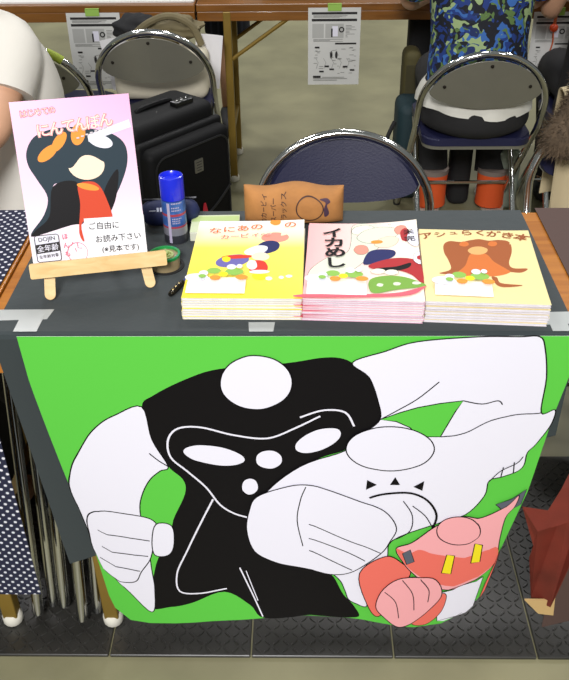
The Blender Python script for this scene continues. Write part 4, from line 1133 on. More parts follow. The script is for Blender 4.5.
cu = thing('printed_cushion', 'brown printed cushion standing behind the book stacks', 'cushion', (0.014, 0.388, CT), 0)
HX, HY, HZ = 0.094, 0.036, 0.036
def sup(u, v):
    a, b = min(abs(u) / HX, 1), min(abs(v) / HZ, 1)
    return HY * max(0, 1 - a ** 3.4) ** 0.45 * max(0, 1 - b ** 3.0) ** 0.45
def cush(u, v, side, h=0):
    wave = 0.0045 * math.cos(u * 55 - 0.25) * (v / HZ) if v > 0 else 0
    return Vector((u, side * (sup(u, v) + h), HZ + v + wave + 0.002))
bm = bmesh.new()
N1, N2 = 36, 22
G = {}
for s in (-1, 1):
    for j in range(N2 + 1):
        for i in range(N1 + 1):
            u, v = HX * math.sin((i / N1 - 0.5) * PI), HZ * math.sin((j / N2 - 0.5) * PI)
            edge = i in (0, N1) or j in (0, N2)
            if edge and s == 1:
                G[s, j, i] = G[-1, j, i]
            else:
                G[s, j, i] = bm.verts.new(cush(u, v, s))
    for j in range(N2):
        for i in range(N1):
            bm.faces.new((G[s, j, i], G[s, j, i + 1], G[s, j + 1, i + 1], G[s, j + 1, i]))
obj('cushion_body', bm, mat('toast_fabric', (178, 122, 66), 0.8, var=0.16, vscale=22, bump=0.1, bscale=60), cu, True, math.radians(80))
gu = [HX * (i / 20 * 2 - 1) for i in range(1, 20)]
gv = [HZ * (i / 12 * 2 - 1) for i in range(1, 12)]
sh = Sheet(lambda u, v, h: cush(u, v, -1, h), gu, gv, 0.0003)
pm = mat('cushion_print', (66, 40, 34), 0.7)
for u, s in ((-0.056, '星のカービィ'), (-0.038, 'スーパー'), (-0.019, 'デラックス')):
    sh.text(s, u, -0.004 + (0.006 if len(s) < 6 else 0), 0.0125, pm, PI / 2, 0.012)
sh.line([(0.030 + 0.025 * math.cos(q), 0.004 + 0.023 * math.sin(q)) for q in [i * PI / 9 for i in range(18)]], 0.0022, pm, True, True)
sh.poly([(0.048, 0.024), (0.062, 0.026), (0.068, 0.018), (0.062, 0.012), (0.066, -0.006), (0.058, -0.012), (0.056, 0.004), (0.059, 0.018)], mat('cushion_violet', (72, 48, 66), 0.7), True)
sh.build('print', cu)

# ---------------------------------------------------------------- pipe chairs
def ell_pt(w, a, zb=0.55, hz=0.187):
    return Vector((w * math.cos(a), -0.185 - 0.055 * math.sin(a), zb + hz * math.sin(a)))
def chair(label, loc, rz, padded=True, w=0.203, group='chrome pipe chairs', z0=0.0):
    t = thing('pipe_chair', label, 'chair', loc, rz, group)
    half = [Vector((w, 0.24, 0.012)), Vector((w, 0.12, 0.16)), Vector((w, -0.06, 0.37)), Vector((w, -0.145, 0.47))]
    path = catmull(half + [ell_pt(w, 0.05)], n=5)[:-1] + [ell_pt(w, a * PI / 28) for a in range(1, 28)]
    L = [Vector((-p.x, p.y, p.z)) for p in reversed(catmull(half + [ell_pt(w, 0.05)], n=5)[:-1])]
    bm = bmesh.new()
    add_tube(bm, path + L, 0.0115, 12)
    obj('frame', bm, chrome, t, True)
    w2 = w - 0.032
    bm = bmesh.new()
    rp = [Vector((w2, 0.13, 0.405)), Vector((w2, -0.02, 0.25)), Vector((w2, -0.20, 0.035)), Vector((w2 - 0.004, -0.212, 0.016)), Vector((w2 - 0.03, -0.214, 0.0125))]
    pp = catmull(rp, n=4)
    add_tube(bm, pp + [Vector((-p.x, p.y, p.z)) for p in reversed(pp)], 0.0105, 10)
    obj('rear_leg_frame', bm, chrome, t, True)
    bm = bmesh.new()
    add_tube(bm, [(w, 0.13, 0.145), (-w, 0.13, 0.145)], 0.007, 8)
    obj('crossbar', bm, chrome, t, True)
    for s in (-1, 1):
        bm = bmesh.new()
        add_lathe(bm, [(0, 0), (0.013, 0), (0.0145, 0.006), (0.0145, 0.03), (0, 0.03)], 14, (s * w, 0.243, 0))
        obj('foot_cap', bm, dark_rubber, t, True)
    # seat: steel pan and padded top
    bm = bmesh.new()
    add_prism(bm, rrect(-0.178, -0.185, 0.178, 0.20, 0.05), 0.405, 0.418)
    obj('seat_pan', bm, steel_back, t)
    bm = bmesh.new()
    add_prism(bm, rrect(-0.182, -0.19, 0.182, 0.205, 0.055, 8), 0.4185, 0.446)
    bmesh.ops.bevel(bm, geom=[e for e in bm.edges if all(v.co.z > 0.44 for v in e.verts)], offset=0.008, segments=3, affect='EDGES')
    obj('seat', bm, navy_vinyl, t, True)
    # lens shaped backrest
    wi = w - 0.012
    a0 = 0.36
    top = [(wi * math.cos(a), 0.177 * math.sin(a)) for a in [a0 + (PI - 2 * a0) * k / 24 for k in range(25)]]
    yb = 0.177 * math.sin(a0)
    bot = [(-wi * math.cos(a0) * math.cos(PI * k / 16), yb - 0.052 * math.sin(PI * k / 16)) for k in range(1, 16)]
    lens = top + bot
    def on_hoop(v):   # v.x, v.y on the hoop plane, v.z outwards to the front
        s = v.y / 0.187
        c = 0.10 * (1 - (v.x / w) ** 2) * 0.35
        return Vector((v.x, -0.185 - 0.055 * s - c + v.z, 0.55 + v.y))
    def plate(name, poly, z0, z1, m, parent, bev=0.0):
        tmp = bmesh.new()
        xs = sorted(set(round(p[0], 5) for p in poly))
        f = tmp.faces.new([tmp.verts.new((p[0], p[1], 0)) for p in poly])
        bmesh.ops.triangulate(tmp, faces=[f])
        for k in range(-5, 6):
            bmesh.ops.bisect_plane(tmp, geom=tmp.verts[:] + tmp.edges[:] + tmp.faces[:], plane_co=(k * 0.034, 0, 0), plane_no=(1, 0, 0))
        ext = bmesh.ops.extrude_face_region(tmp, geom=tmp.faces[:])
        nv = {g for g in ext['geom'] if isinstance(g, bmesh.types.BMVert)}
        for v in tmp.verts:
            v.co.z = z1 if v in nv else z0
        for v in tmp.verts:
            if v in nv and bev:
                v.co.x *= 0.96
                v.co.y = yb * 0.9 + (v.co.y - yb * 0.9) * 0.95
        for v in tmp.verts:
            v.co = on_hoop(v.co)
        return obj(name, tmp, m, parent, True, math.radians(35))
    br_ = plate('backrest', lens, -0.006, 0.0, steel_back, t)
    cush_ = plate('cushion_pad', [(x * 0.985, yb * 0.9 + (y - yb * 0.9) * 0.97) for x, y in lens], 0.0004, 0.016, navy_vinyl, br_, True)
    for sx, sy in ((-0.135, 0.085), (0.135, 0.085), (0, 0.16)):
        bm = bmesh.new()
        p = on_hoop(Vector((sx, sy, -0.0085)))
        add_lathe(bm, [(0, -0.002), (0.005, -0.001), (0.006, 0.002), (0, 0.002)], 10)
        for v in bm.verts:
            v.co = Vector((v.co.x, v.co.z, v.co.y)) + p
        obj('screw', bm, mat('dark_screw', (58, 54, 48), 0.4, 0.8), br_, True)
    return t
chair('chrome pipe chair with navy cushion facing the table, behind the cushion and books', (0.137, 0.705, 0), PI, w=0.218)
cl = chair('chrome pipe chair seen from behind, next to the black suitcase', (-0.487, 2.115, 0), 0.0)
cr = chair('chrome pipe chair with the floral-shirt person seated on it', (0.617, 1.835, 0), 0.0)
cf = chair('chrome pipe chair with a lime tape band, at the left behind the white shirt', (-0.865, 1.96, 0), -0.10)
cn = chair('chrome pipe chair under the fur-trimmed coat at right', (0.822, 0.82, 0), PI - 0.06)
co_ = chair('chrome pipe chair of the dark-clothed person at the right edge', (1.085, 1.86, 0), 0.0)
# lime tape wrapped on the far-left chair
bm = bmesh.new()
tp = [Vector((0.203 * math.cos(a), -0.185 - 0.055 * math.sin(a), 0.55 + 0.187 * math.sin(a))) for a in [0.84 + 0.045 * k for k in range(7)]]
add_tube(bm, tp, 0.0145, 12)
o = obj('tape_band', bm, mat('lime_tape', (168, 186, 60), 0.6, bump=0.2, bscale=120), None, True)
o.location, o.rotation_euler = cf.location, cf.rotation_euler
tag(o, 'lime green tape wrapped round the far left chair hoop', 'tape')

# folded chairs stored under the table
def folded(label, x, y, tilt, rz):
    t = thing('folded_chair', label, 'folded chair', (x, y, MATZ + 0.001), rz, 'folded chairs stored under the table')
    def P(v): return Matrix.Rotation(-tilt, 3, 'X') @ v
    def U(w, h, r0):
        a = [Vector((0, 0, 0.013)), Vector((0, 0, h - r0))] + [Vector((0, r0 - r0 * math.cos(k * PI / 12), h - r0 + r0 * math.sin(k * PI / 12))) for k in range(1, 7)]
        b = [Vector((0, w - p.y, p.z)) for p in reversed(a)]
        return a + b
    def foot(path):
        dz = min(P(p).z for p in path)
        return dz
    for nm, dx, w, h in (('frame', 0, 0.40, 0.69), ('rear_leg_frame', 0.026, 0.34, 0.60)):
        off = 0 if nm == 'frame' else 0.03
        bm = bmesh.new()
        pts = [Vector((dx, 0, 0)) + P(p + Vector((0, off, 0))) for p in U(w, h, 0.10)]
        add_tube(bm, pts, 0.0118, 12)
        mz = min(v.co.z for v in bm.verts)
        obj(nm, bm, chrome, t, True)
    bm = bmesh.new()
    add_prism(bm, rrect(0.05, 0.20, 0.35, 0.46, 0.04), -0.006, 0.012, fn=lambda v: P(Vector((0.013 + v.z * 0.5, v.x, v.y))))
    obj('seat', bm, navy_vinyl, t)
    bm = bmesh.new()
    add_prism(bm, rrect(0.02, 0.53, 0.38, 0.66, 0.05), -0.003, 0.006, fn=lambda v: P(Vector((-0.002 + v.z, v.x, v.y))))
    obj('backrest', bm, steel_back, t)
folded('folded chrome chair nearest the polka dot cloth, under the table', -0.528, 0.055, 0.34, 0.10)
folded('folded chrome chair, middle of those under the table', -0.478, 0.075, 0.34, 0.06)
folded('folded chrome chair closest to the golden table leg under the table', -0.432, 0.040, 0.32, 0.02)

# ---------------------------------------------------------------- suitcase
sc = thing('suitcase', 'black soft rolling suitcase standing behind the easel', 'suitcase', (-0.415, 1.53, 0), math.radians(50))
blk = mat('black_nylon', (9, 9, 10), 0.6, spec=0.25, bump=0.06, bscale=180)
blk2 = mat('black_nylon_panel', (7, 7, 8), 0.65, spec=0.2, bump=0.06, bscale=180)
pip = mat('black_piping', (26, 26, 27), 0.35)
SW, SD, SH = 0.36, 0.20, 0.565
bm = bmesh.new()
add_box(bm, (0, 0.03, 0.03 + SH / 2), (SW, SD, SH), bevel=0.035, seg=4)
obj('body', bm, blk, sc, True, math.radians(50))
bm = bmesh.new()
add_box(bm, (0, -0.10, 0.285), (SW - 0.01, 0.075, 0.49), bevel=0.028, seg=4)
pk = obj('front_pocket', bm, blk2, sc, True, math.radians(50))
bm = bmesh.new()
add_box(bm, (0, -0.078, 0.29), (SW + 0.004, 0.03, 0.515), bevel=0.014, seg=3)
obj('expansion_band', bm, blk, sc, True, math.radians(50))
bm = bmesh.new()
add_tube(bm, [(p[0], -0.137, p[1]) for p in rrect(-0.155, 0.07, 0.155, 0.505, 0.04)], 0.0035, 6, closed=True)
obj('piping', bm, pip, sc, True)
bm = bmesh.new()
add_tube(bm, catmull([(-0.16, -0.137, 0.235), (-0.08, -0.138, 0.235), (0.06, -0.138, 0.262), (0.16, -0.137, 0.325)], n=6), 0.0045, 8)
zp = obj('pocket_zipper', bm, pip, sc, True)
bm = bmesh.new()
add_prism(bm, [(-0.012, 0), (0.012, 0.004), (0.004, 0.04), (-0.002, 0.04)], 0, 0.004, fn=lambda v: Vector((0.03 + v.x, -0.1445 + v.z, 0.262 + v.y)))
tag(obj('zipper_tag', bm, mat('red_tag', (186, 36, 52), 0.5), zp), 'red zipper tag')
bm = bmesh.new()
add_prism(bm, rrect(-0.018, -0.022, 0.018, 0.022, 0.003), -0.1405, -0.137, fn=lambda v: Vector((0.02 + v.x, v.z, 0.435 + v.y)))
lp = obj('badge', bm, mat('badge_metal', (140, 138, 130), 0.35, 0.8), sc)
bm = bmesh.new()
for k in range(4):
    add_box(bm, (0.02, -0.1409, 0.448 - 0.009 * k), (0.024 - 0.004 * (k % 2), 0.0008, 0.002))
obj('badge_relief', bm, mat('badge_dark', (40, 40, 40), 0.5), lp)
bm = bmesh.new()
add_tube(bm, catmull([(-0.07, 0.03, 0.593), (-0.06, 0.03, 0.600), (0, 0.03, 0.603), (0.06, 0.03, 0.600), (0.07, 0.03, 0.593)], n=5), 0.009, 8)
obj('top_handle', bm, blk, sc, True)
bm = bmesh.new()
add_box(bm, (0.075, -0.02, 0.601), (0.075, 0.034, 0.018), bevel=0.005)
lk = obj('combination_lock', bm, mat('lock_black', (16, 16, 16), 0.3), sc)
bm = bmesh.new()
for k in range(3):
    add_lathe(bm, [(0, 0.6105), (0.0045, 0.6105), (0.003, 0.6125), (0, 0.6125)], 10, (0.055 + 0.02 * k, -0.02, 0))
obj('dial', bm, chrome, lk, True)
for sx in (-0.13, 0.13):
    for sy in (-0.06, 0.09):
        bm = bmesh.new()
        add_lathe(bm, [(0, -0.011), (0.018, -0.011), (0.021, -0.006), (0.021, 0.006), (0.018, 0.011), (0, 0.011)], 18)
        for v in bm.verts:
            v.co = Vector((v.co.z + sx, v.co.x + sy, v.co.y + 0.0215))
        obj('wheel', bm, dark_rubber, sc, True)

# ---------------------------------------------------------------- things on and near the left far chair
bag_m = mat('beige_canvas', (206, 198, 176), 0.85, bump=0.15, bscale=30)
tb = thing('tote_bag', 'beige canvas bag standing on the chair next to the suitcase', 'bag', (-0.487, 2.10, 0.4475), 0)
bm = bmesh.new()
add_box(bm, (0, 0.0, 0.085), (0.345, 0.16, 0.17), bevel=0.035, seg=4)
obj('bag_body', bm, bag_m, tb, True, math.radians(60))
for s in (-0.055, 0.055):
    bm = bmesh.new()
    add_tube(bm, catmull([(-0.07, s, 0.162), (-0.06, s, 0.185), (0, s * 0.8, 0.196), (0.06, s, 0.185), (0.07, s, 0.162)], n=5), 0.006, 6)
    obj('strap', bm, bag_m, tb, True)
jk = thing('jacket', 'rumpled khaki and black jacket heaped on the beige bag', 'jacket', (-0.495, 2.16, 0.630), 0)
jk.scale = (0.82, 0.9, 0.8)
bm = bmesh.new()
def lump(bm, c, s, amp, seed, f=18):
    r = bmesh.ops.create_icosphere(bm, subdivisions=4, radius=1.0)
    for v in r['verts']:
        n = v.co.normalized()
        k = 1 + amp * (math.sin(f * 0.4 * n.x + seed) * math.cos(f * 0.33 * n.y + seed * 1.7) + 0.6 * math.sin(f * n.z * 0.5 + 3 * n.x + seed))
        v.co = Vector((c[0] + n.x * s[0] * k, c[1] + n.y * s[1] * k, c[2] + n.z * s[2] * k))
lump(bm, (-0.10, 0.02, 0.055), (0.11, 0.07, 0.06), 0.10, 1.2)
obj('black_sleeve', bm, mat('black_cloth', (26, 26, 28), 0.85), jk, True)
bm = bmesh.new()
lump(bm, (0.06, 0.01, 0.055), (0.13, 0.075, 0.058), 0.13, 4.1)
add_tube(bm, catmull([(-0.13, -0.05, 0.02), (-0.04, -0.06, 0.095), (0.06, -0.05, 0.125), (0.15, -0.04, 0.08), (0.19, -0.03, -0.01)], n=6), 0.016, 8)
tag(obj('khaki_body', bm, mat('khaki_cloth', (112, 102, 74), 0.85, var=0.2), jk, True), 'khaki cloth')
def loose_sheet(label, loc, w, h, rot, group):
    bm = bmesh.new()
    n = 6
    G = [[bm.verts.new((w * (i / n - 0.5), 0.006 * math.sin(PI * i / n), h * j / n)) for i in range(n + 1)] for j in range(n + 1)]
    for j in range(n):
        for i in range(n):
            bm.faces.new((G[j][i], G[j][i + 1], G[j + 1][i + 1], G[j + 1][i]))
    solid(bm, 0.0008)
    o = obj('paper_sheet', bm, paper_w, None, True)
    o.location, o.rotation_euler = loc, rot
    tag(o, label, 'paper', group)
loose_sheet('white paper sheet poking out right of the beige bag', (-0.335, 2.17, 0.449), 0.10, 0.20, (0, 0.12, 0.1), 'papers beside the beige bag')
loose_sheet('white paper sheet poking out left of the beige bag', (-0.645, 2.17, 0.449), 0.10, 0.19, (0, -0.16, 0.0), 'papers beside the beige bag')

# ---------------------------------------------------------------- hall notices hung from the far tables
def notice(label, x, z1, w, h, yaw_, detail=True):
    t = thing('notice_sheet', label, 'notice', (x, 2.292, z1 - h), yaw_, 'printed hall notices hung from the far tables')
    sh = Sheet(lambda u, v, hh: Vector((u - w / 2, -hh - 0.002 - 0.004 * math.sin(PI * v / h), v)), [w / 2], [h * k / 6 for k in range(1, 6)], 0.00004)
    sh.slab([0, w / 2, w], [h * k / 6 for k in range(7)], mat('notice_paper', (206, 206, 202), 0.6), paper_w, 0.0004)
    dk, gr = ink('print_dark'), ink('print_grey')
    def R(a, b, c_, d, m): sh.rect(w * a, h * b, w * c_, h * d, m)
    R(.07, .915, .93, .945, dk); R(.07, .83, .93, .862, dk); R(.52, .535, .93, .558, dk)
    rr = random.Random(3)
    for k in range(5): R(.1, .875 + .012 * k * .6, .5 + .4 * rr.random(), .879 + .012 * k * .6, gr)
    R(.08, .62, .30, .80, mat('notice_grey', (176, 176, 172), 0.6)); R(.33, .62, .68, .80, mat('notice_grey', (176, 176, 172), 0.6))
    R(.46, .64, .57, .77, ink('white')); R(.44, .63, .47, .74, dk)
    sh.line([(w * .64 + .0085 * math.cos(q), h * .725 + .0085 * math.sin(q)) for q in [i * PI / 5 for i in range(10)]], 0.005, dk, False, True)
    for k in range(9): R(.72, .63 + .018 * k, .75 + .17 * rr.random(), .636 + .018 * k, gr)
    for k in range(3): R(.10, .575 + .013 * k, .35 + .5 * rr.random(), .580 + .013 * k, gr)
    for cx in (.45, .55):
        sh.poly([(w * cx + w * .026 * math.cos(q * PI / 6), h * .40 + h * .05 * math.sin(q * PI / 6)) for q in range(12)], dk)
    sh.poly([(w * .45, h * .455), (w * .56, h * .47), (w * .56, h * .465), (w * .45, h * .45)], gr)
    for k in range(34):
        a, b = .1 + .8 * rr.random(), .14 + .36 * rr.random()
        R(a, b, min(.93, a + .03 + .06 * rr.random()), b + .006, gr)
    for a, b in ((.13, .49), (.22, .17), (.68, .235), (.42, .20), (.32, .24), (.82, .19)):
        R(a, b, a + .09, b + .022, dk)
    for k in range(5):
        sh.line([(w * (.15 + .15 * k), h * .36), (w * (.2 + .15 * k), h * .30), (w * (.16 + .15 * k), h * .22)], 0.0012, gr, False)
    R(.10, .095, .25, .125, dk)
    for k in range(3): R(.28 if k == 2 else .10, .06 + .02 * k, .55 + .35 * rr.random(), .067 + .02 * k, gr)
    sh.build('printed_page', t)
    bm = bmesh.new()
    add_box(bm, (0, -0.0075, h + 0.002), (w * 0.26, 0.001, 0.026))
    add_box(bm, (0, -0.002, h + 0.0145), (w * 0.26, 0.012, 0.001))
    tag(obj('tape_tab', bm, mat('lime_tape_tab', (150, 190, 84), 0.6), t), 'green tape tab')
notice('white notice with black print taped to the far table, centre', 0.156, 0.712, 0.20, 0.293, 0.0)
notice('white notice with black print hung behind the left chairs', -0.765, 0.70, 0.205, 0.293, 0.0)
notice('white notice with black print hung right of the floral shirt', 1.00, 0.69, 0.18, 0.26, 0.0)

# items on far tables
bm = bmesh.new()
add_prism(bm, rrect(-0.7, -0.20, 0.71, 0.20, 0.01), 0, 0.006)
o = obj('white_cloth', bm, mat('white_cotton', (226, 224, 220), 0.8, bump=0.1))
o.location = (-1.09, 2.53, 0.7255)
tag(o, 'white cloth laid over the far left table', 'tablecloth')
bm = bmesh.new()
lump(bm, (0, 0, 0.07), (0.17, 0.11, 0.068), 0.05, 2.0)
o = obj('shoulder_bag', bm, mat('dark_maroon_bag', (40, 24, 24), 0.6), None, True)
o.location = (0.03, 2.55, 0.727)
tag(o, 'dark bag lying on the far table above the centre notice', 'bag')

# ---------------------------------------------------------------- bags around the right far chair
gb = thing('carry_bag', 'dark teal bag on the floor left of the seated person', 'bag', (0.455, 2.19, 0), 0.0)
bm = bmesh.new()
add_box(bm, (0, 0, 0.20), (0.11, 0.18, 0.39), bevel=0.035, seg=4)
obj('bag_body', bm, mat('dark_teal_cloth', (20, 46, 52), 0.7, bump=0.1), gb, True, math.radians(60))
bm = bmesh.new()
add_tube(bm, catmull([(-0.068, -0.10, 0.34), (-0.095, -0.12, 0.28), (-0.098, -0.12, 0.20), (-0.07, -0.10, 0.12)], n=5), 0.008, 8)
obj('handle', bm, dark_rubber, gb, True)
ob = thing('shoulder_bag', 'olive cloth bag beyond the teal bag, beside the chair hoop', 'bag', (0.462, 2.31, 0), 0.0)
bm = bmesh.new()
add_box(bm, (0, 0, 0.28), (0.07, 0.12, 0.55), bevel=0.03, seg=4)
obj('bag_body', bm, mat('olive_cloth', (74, 68, 34), 0.8, bump=0.1), ob, True, math.radians(60))
bm = bmesh.new()
add_box(bm, (0, -0.0605, 0.44), (0.05, 0.004, 0.13), bevel=0.0015)
obj('flap', bm, mat('olive_cloth_dark', (60, 55, 28), 0.8), ob)
wb = thing('plastic_bag', 'pale plastic bag on the floor right of the seated person', 'bag', (0.832, 2.09, 0), 0.0)
bm = bmesh.new()
add_box(bm, (0, 0, 0.125), (0.09, 0.16, 0.245), bevel=0.03, seg=4)
obj('bag_body', bm, mat('pale_plastic', (150, 160, 146), 0.4, bump=0.3, bscale=25), wb, True, math.radians(60))
bm = bmesh.new()
lump(bm, (0, -0.03, 0.272), (0.035, 0.05, 0.028), 0.1, 1.0)
obj('leafy_top', bm, mat('leaf_green', (70, 104, 40), 0.6), wb, True)
hb = thing('hanging_bag', 'black bag hanging beneath the far table, left of the floral shirt', 'bag', (0.545, 2.50, 0.0), 0)
bm = bmesh.new()
add_box(bm, (0, 0, 0.56), (0.16, 0.09, 0.20), bevel=0.02, seg=3)
obj('bag_body', bm, mat('black_bag_cloth', (20, 20, 22), 0.8), hb, True, math.radians(60))
bm = bmesh.new()
add_tube(bm, catmull([(-0.05, 0, 0.655), (-0.04, 0, 0.685), (0, 0, 0.696), (0.04, 0, 0.685), (0.05, 0, 0.655)], n=4), 0.006, 6)
obj('handle', bm, dark_rubber, hb, True)

# ---------------------------------------------------------------- fur trimmed coat over the right chair
coat_m = mat('beige_coat', (192, 176, 140), 0.8, bump=0.12, bscale=25)
ct = thing('coat', 'beige coat with a brown fur hood draped over the right chair', 'coat', (0.818, 1.06, 0.035), -0.06)
bm = bmesh.new()
n = 26
G = []
for j in range(n + 1):
    f = j / n * 2 - 1                      # front -1 .. back +1 over the hoop
    row = []
    for i in range(17):
        s = i / 16
        x = -0.125 + 0.365 * s
        lw = 0.10 + 0.16 * abs(math.sin(s * 2.2 + 0.5))
        zt_ = 0.800 - 0.05 * (1 - s) ** 2
        if abs(f) < 0.25:
            a = f / 0.25 * PI / 2
            y, z = 0.045 * math.sin(a), zt_ + 0.018 * math.cos(a)
        else:
            d = (abs(f) - 0.25) / 0.75
            L = 0.36 - 0.10 * (1 - abs(2 * s - 0.5)) if f < 0 else 0.30
            if f < 0:
                L = 0.20 + 0.16 * max(0, 1 - abs(s - 0.12) / 0.22)
            y = math.copysign(0.045 + 0.035 * d * (1 if f < 0 else 0.6), f) + 0.008 * math.sin(s * 19 + f)
            z = zt_ - d * L
        row.append(bm.verts.new((x, y, z)))
    G.append(row)
for j in range(n):
    for i in range(16):
        bm.faces.new((G[j][i], G[j][i + 1], G[j + 1][i + 1], G[j + 1][i]))
solid(bm, 0.006)
obj('coat_body', bm, coat_m, ct, True, math.radians(60))
# hood roll with fur
fur_m = mat('brown_fur', (96, 80, 62), 0.9, var=0.35, vscale=60)
bm = bmesh.new()
path = catmull([(-0.125, -0.095, 0.64), (-0.115, -0.10, 0.72), (-0.08, -0.09, 0.81), (-0.02, -0.07, 0.885), (0.10, -0.04, 0.94), (0.22, -0.02, 0.94)], n=8)
add_tube(bm, path, [0.045 + 0.012 * math.sin(i * 0.4) for i in range(len(path))], 14)
base = [f for f in bm.faces]
rr = random.Random(5)
bmesh.ops.recalc_face_normals(bm, faces=base)
for f in base:
    if len(f.verts) > 4: continue
    nrm = f.normal.copy()
    vv = [v.co.copy() for v in f.verts]
    for k in range(9):
        a, b = rr.random(), rr.random()
        p = vv[0].lerp(vv[1], a).lerp(vv[3].lerp(vv[2], a), b)
        d = (nrm + Vector((rr.uniform(-.7, .7), rr.uniform(-.7, .7), rr.uniform(-.9, .3)))).normalized() * rr.uniform(0.014, 0.028)
        q = d.cross(Vector((rr.random(), rr.random(), rr.random()))).normalized() * 0.0012
        bm.faces.new((bm.verts.new(p + q), bm.verts.new(p - q), bm.verts.new(p + d)))
me = bpy.data.meshes.new('fur_hood')
bm.to_mesh(me); bm.free(); me.materials.append(fur_m)
o = bpy.data.objects.new('fur_hood', me); COL.objects.link(o); o.parent = ct
tag(o, 'brown fur hood trim')
bm = bmesh.new()
lump(bm, (0.12, 0.01, 0.80), (0.16, 0.065, 0.06), 0.06, 2.2)
obj('hood', bm, coat_m, ct, True)

# ---------------------------------------------------------------- people
skin_m = mat('skin', (206, 158, 126), 0.55)
hair_m = mat('dark_hair', (24, 20, 18), 0.5)
def figure(label, cat, loc, rz, J, group=None):
    """J: joint table -> one continuous body with hands, feet and a head with a face"""
    t = thing('person', label, cat, loc, rz, group)
    P, E, ix = [], [], {}
    def add(k, p, r, parent=None):
        ix[k] = len(P)
        P.append((p[0], p[1], p[2]) + ((r, r) if not isinstance(r, tuple) else r))
        if parent: E.append((ix[parent], ix[k]))
    add('pelvis', J['pelvis'], 0.115)
    add('belly', J['belly'], 0.105, 'pelvis')
    add('chest', J['chest'], 0.115, 'belly')
    add('collar', J['collar'], 0.07, 'chest')
    add('neck', J['neck'], 0.045, 'collar')
    h = Vector(J['head'])
    fw = Vector(J.get('face', (0, 1, 0)))
    add('jaw', h + fw * 0.01 - Vector((0, 0, 0.05)), 0.062, 'neck')
    add('skull', h + Vector((0, 0, 0.03)), 0.083, 'jaw')
    add('crown', h + Vector((0, 0, 0.085)), 0.058, 'skull')
    for s in ('l', 'r'):
        add('sh' + s, J['shoulder_' + s], 0.052, 'collar')
        add('el' + s, J['elbow_' + s], 0.038, 'sh' + s)
        add('wr' + s, J['wrist_' + s], 0.026, 'el' + s)
        w, e = Vector(J['wrist_' + s]), Vector(J['elbow_' + s])
        d = (w - e).normalized()
        side = d.cross(Vector((0, 0, 1)))
        side = side.normalized() if side.length > 0.1 else Vector((1, 0, 0))
        nrm = side.cross(d)
        add('pm' + s, w + d * 0.05, (0.026, 0.018), 'wr' + s)
        for k, (off, L) in enumerate(((-0.028, 0.062), (-0.010, 0.072), (0.009, 0.068), (0.026, 0.054))):
            a = w + d * 0.085 + side * off
            add('k%d%s' % (k, s), a, 0.0095, 'pm' + s)
            add('m%d%s' % (k, s), a + d * L * 0.5 - nrm * 0.008, 0.0085, 'k%d%s' % (k, s))
            add('t%d%s' % (k, s), a + d * L * 0.85 - nrm * 0.026, 0.007, 'm%d%s' % (k, s))
        add('th0' + s, w + d * 0.045 - side * 0.036 - nrm * 0.012, 0.011, 'pm' + s)
        add('th1' + s, w + d * 0.08 - side * 0.045 - nrm * 0.025, 0.009, 'th0' + s)
        add('hp' + s, J['hip_' + s], 0.064, 'pelvis')
        add('kn' + s, J['knee_' + s], 0.048, 'hp' + s)
        add('an' + s, J['ankle_' + s], 0.036, 'kn' + s)
        add('he' + s, Vector(J['ankle_' + s]) - Vector((0, 0, 0.045)) - fw * 0.02, 0.032, 'an' + s)
        add('to' + s, Vector(J['ankle_' + s]) + fw * 0.15 - Vector((0, 0, 0.052)), 0.026, 'he' + s)
    skinned('body', P, E, skin_m, t)
    # face and hair
    side = Vector((fw.y, -fw.x, 0))
    bm = bmesh.new()
    add_tube(bm, [h + fw * 0.078 + Vector((0, 0, 0.03)), h + fw * 0.092 + Vector((0, 0, 0.0)), h + fw * 0.088 - Vector((0, 0, 0.012))], [0.006, 0.011, 0.010], 8)
    obj('nose', bm, skin_m, t, True)
    for s in (-1, 1):
        bm = bmesh.new()
        bmesh.ops.create_icosphere(bm, subdivisions=2, radius=0.011, matrix=Matrix.Translation(h + fw * 0.072 + side * 0.03 * s + Vector((0, 0, 0.025))))
        obj('eye', bm, mat('eye_dark', (30, 22, 20), 0.2), t, True)
        bm = bmesh.new()
        bmesh.ops.create_icosphere(bm, subdivisions=2, radius=0.022, matrix=Matrix.Translation(h + side * 0.083 * s + Vector((0, 0, 0.01))) @ Matrix.Scale(1.3, 4, (0, 0, 1)))
        obj('ear', bm, skin_m, t, True)
    bm = bmesh.new()
    add_tube(bm, [h + fw * 0.072 + side * q * 0.024 - Vector((0, 0, 0.042)) for q in (-1, -0.4, 0.4, 1)], 0.005, 6)
    obj('mouth', bm, mat('lips', (170, 96, 86), 0.5), t, True)
    bm = bmesh.new()
    r = bmesh.ops.create_icosphere(bm, subdivisions=4, radius=0.103)
    for v in r['verts']:
        n = v.co.normalized()
        if n.dot(fw) > 0.25 and n.z < 0.55:
            v.co -= fw * 0.06
        v.co = v.co * (1 + 0.03 * math.sin(n.x * 40)) + h + Vector((0, 0, 0.035)) - fw * 0.012
    obj('hair', bm, hair_m, t, True)
    return t
def V3(*a): return tuple(a)

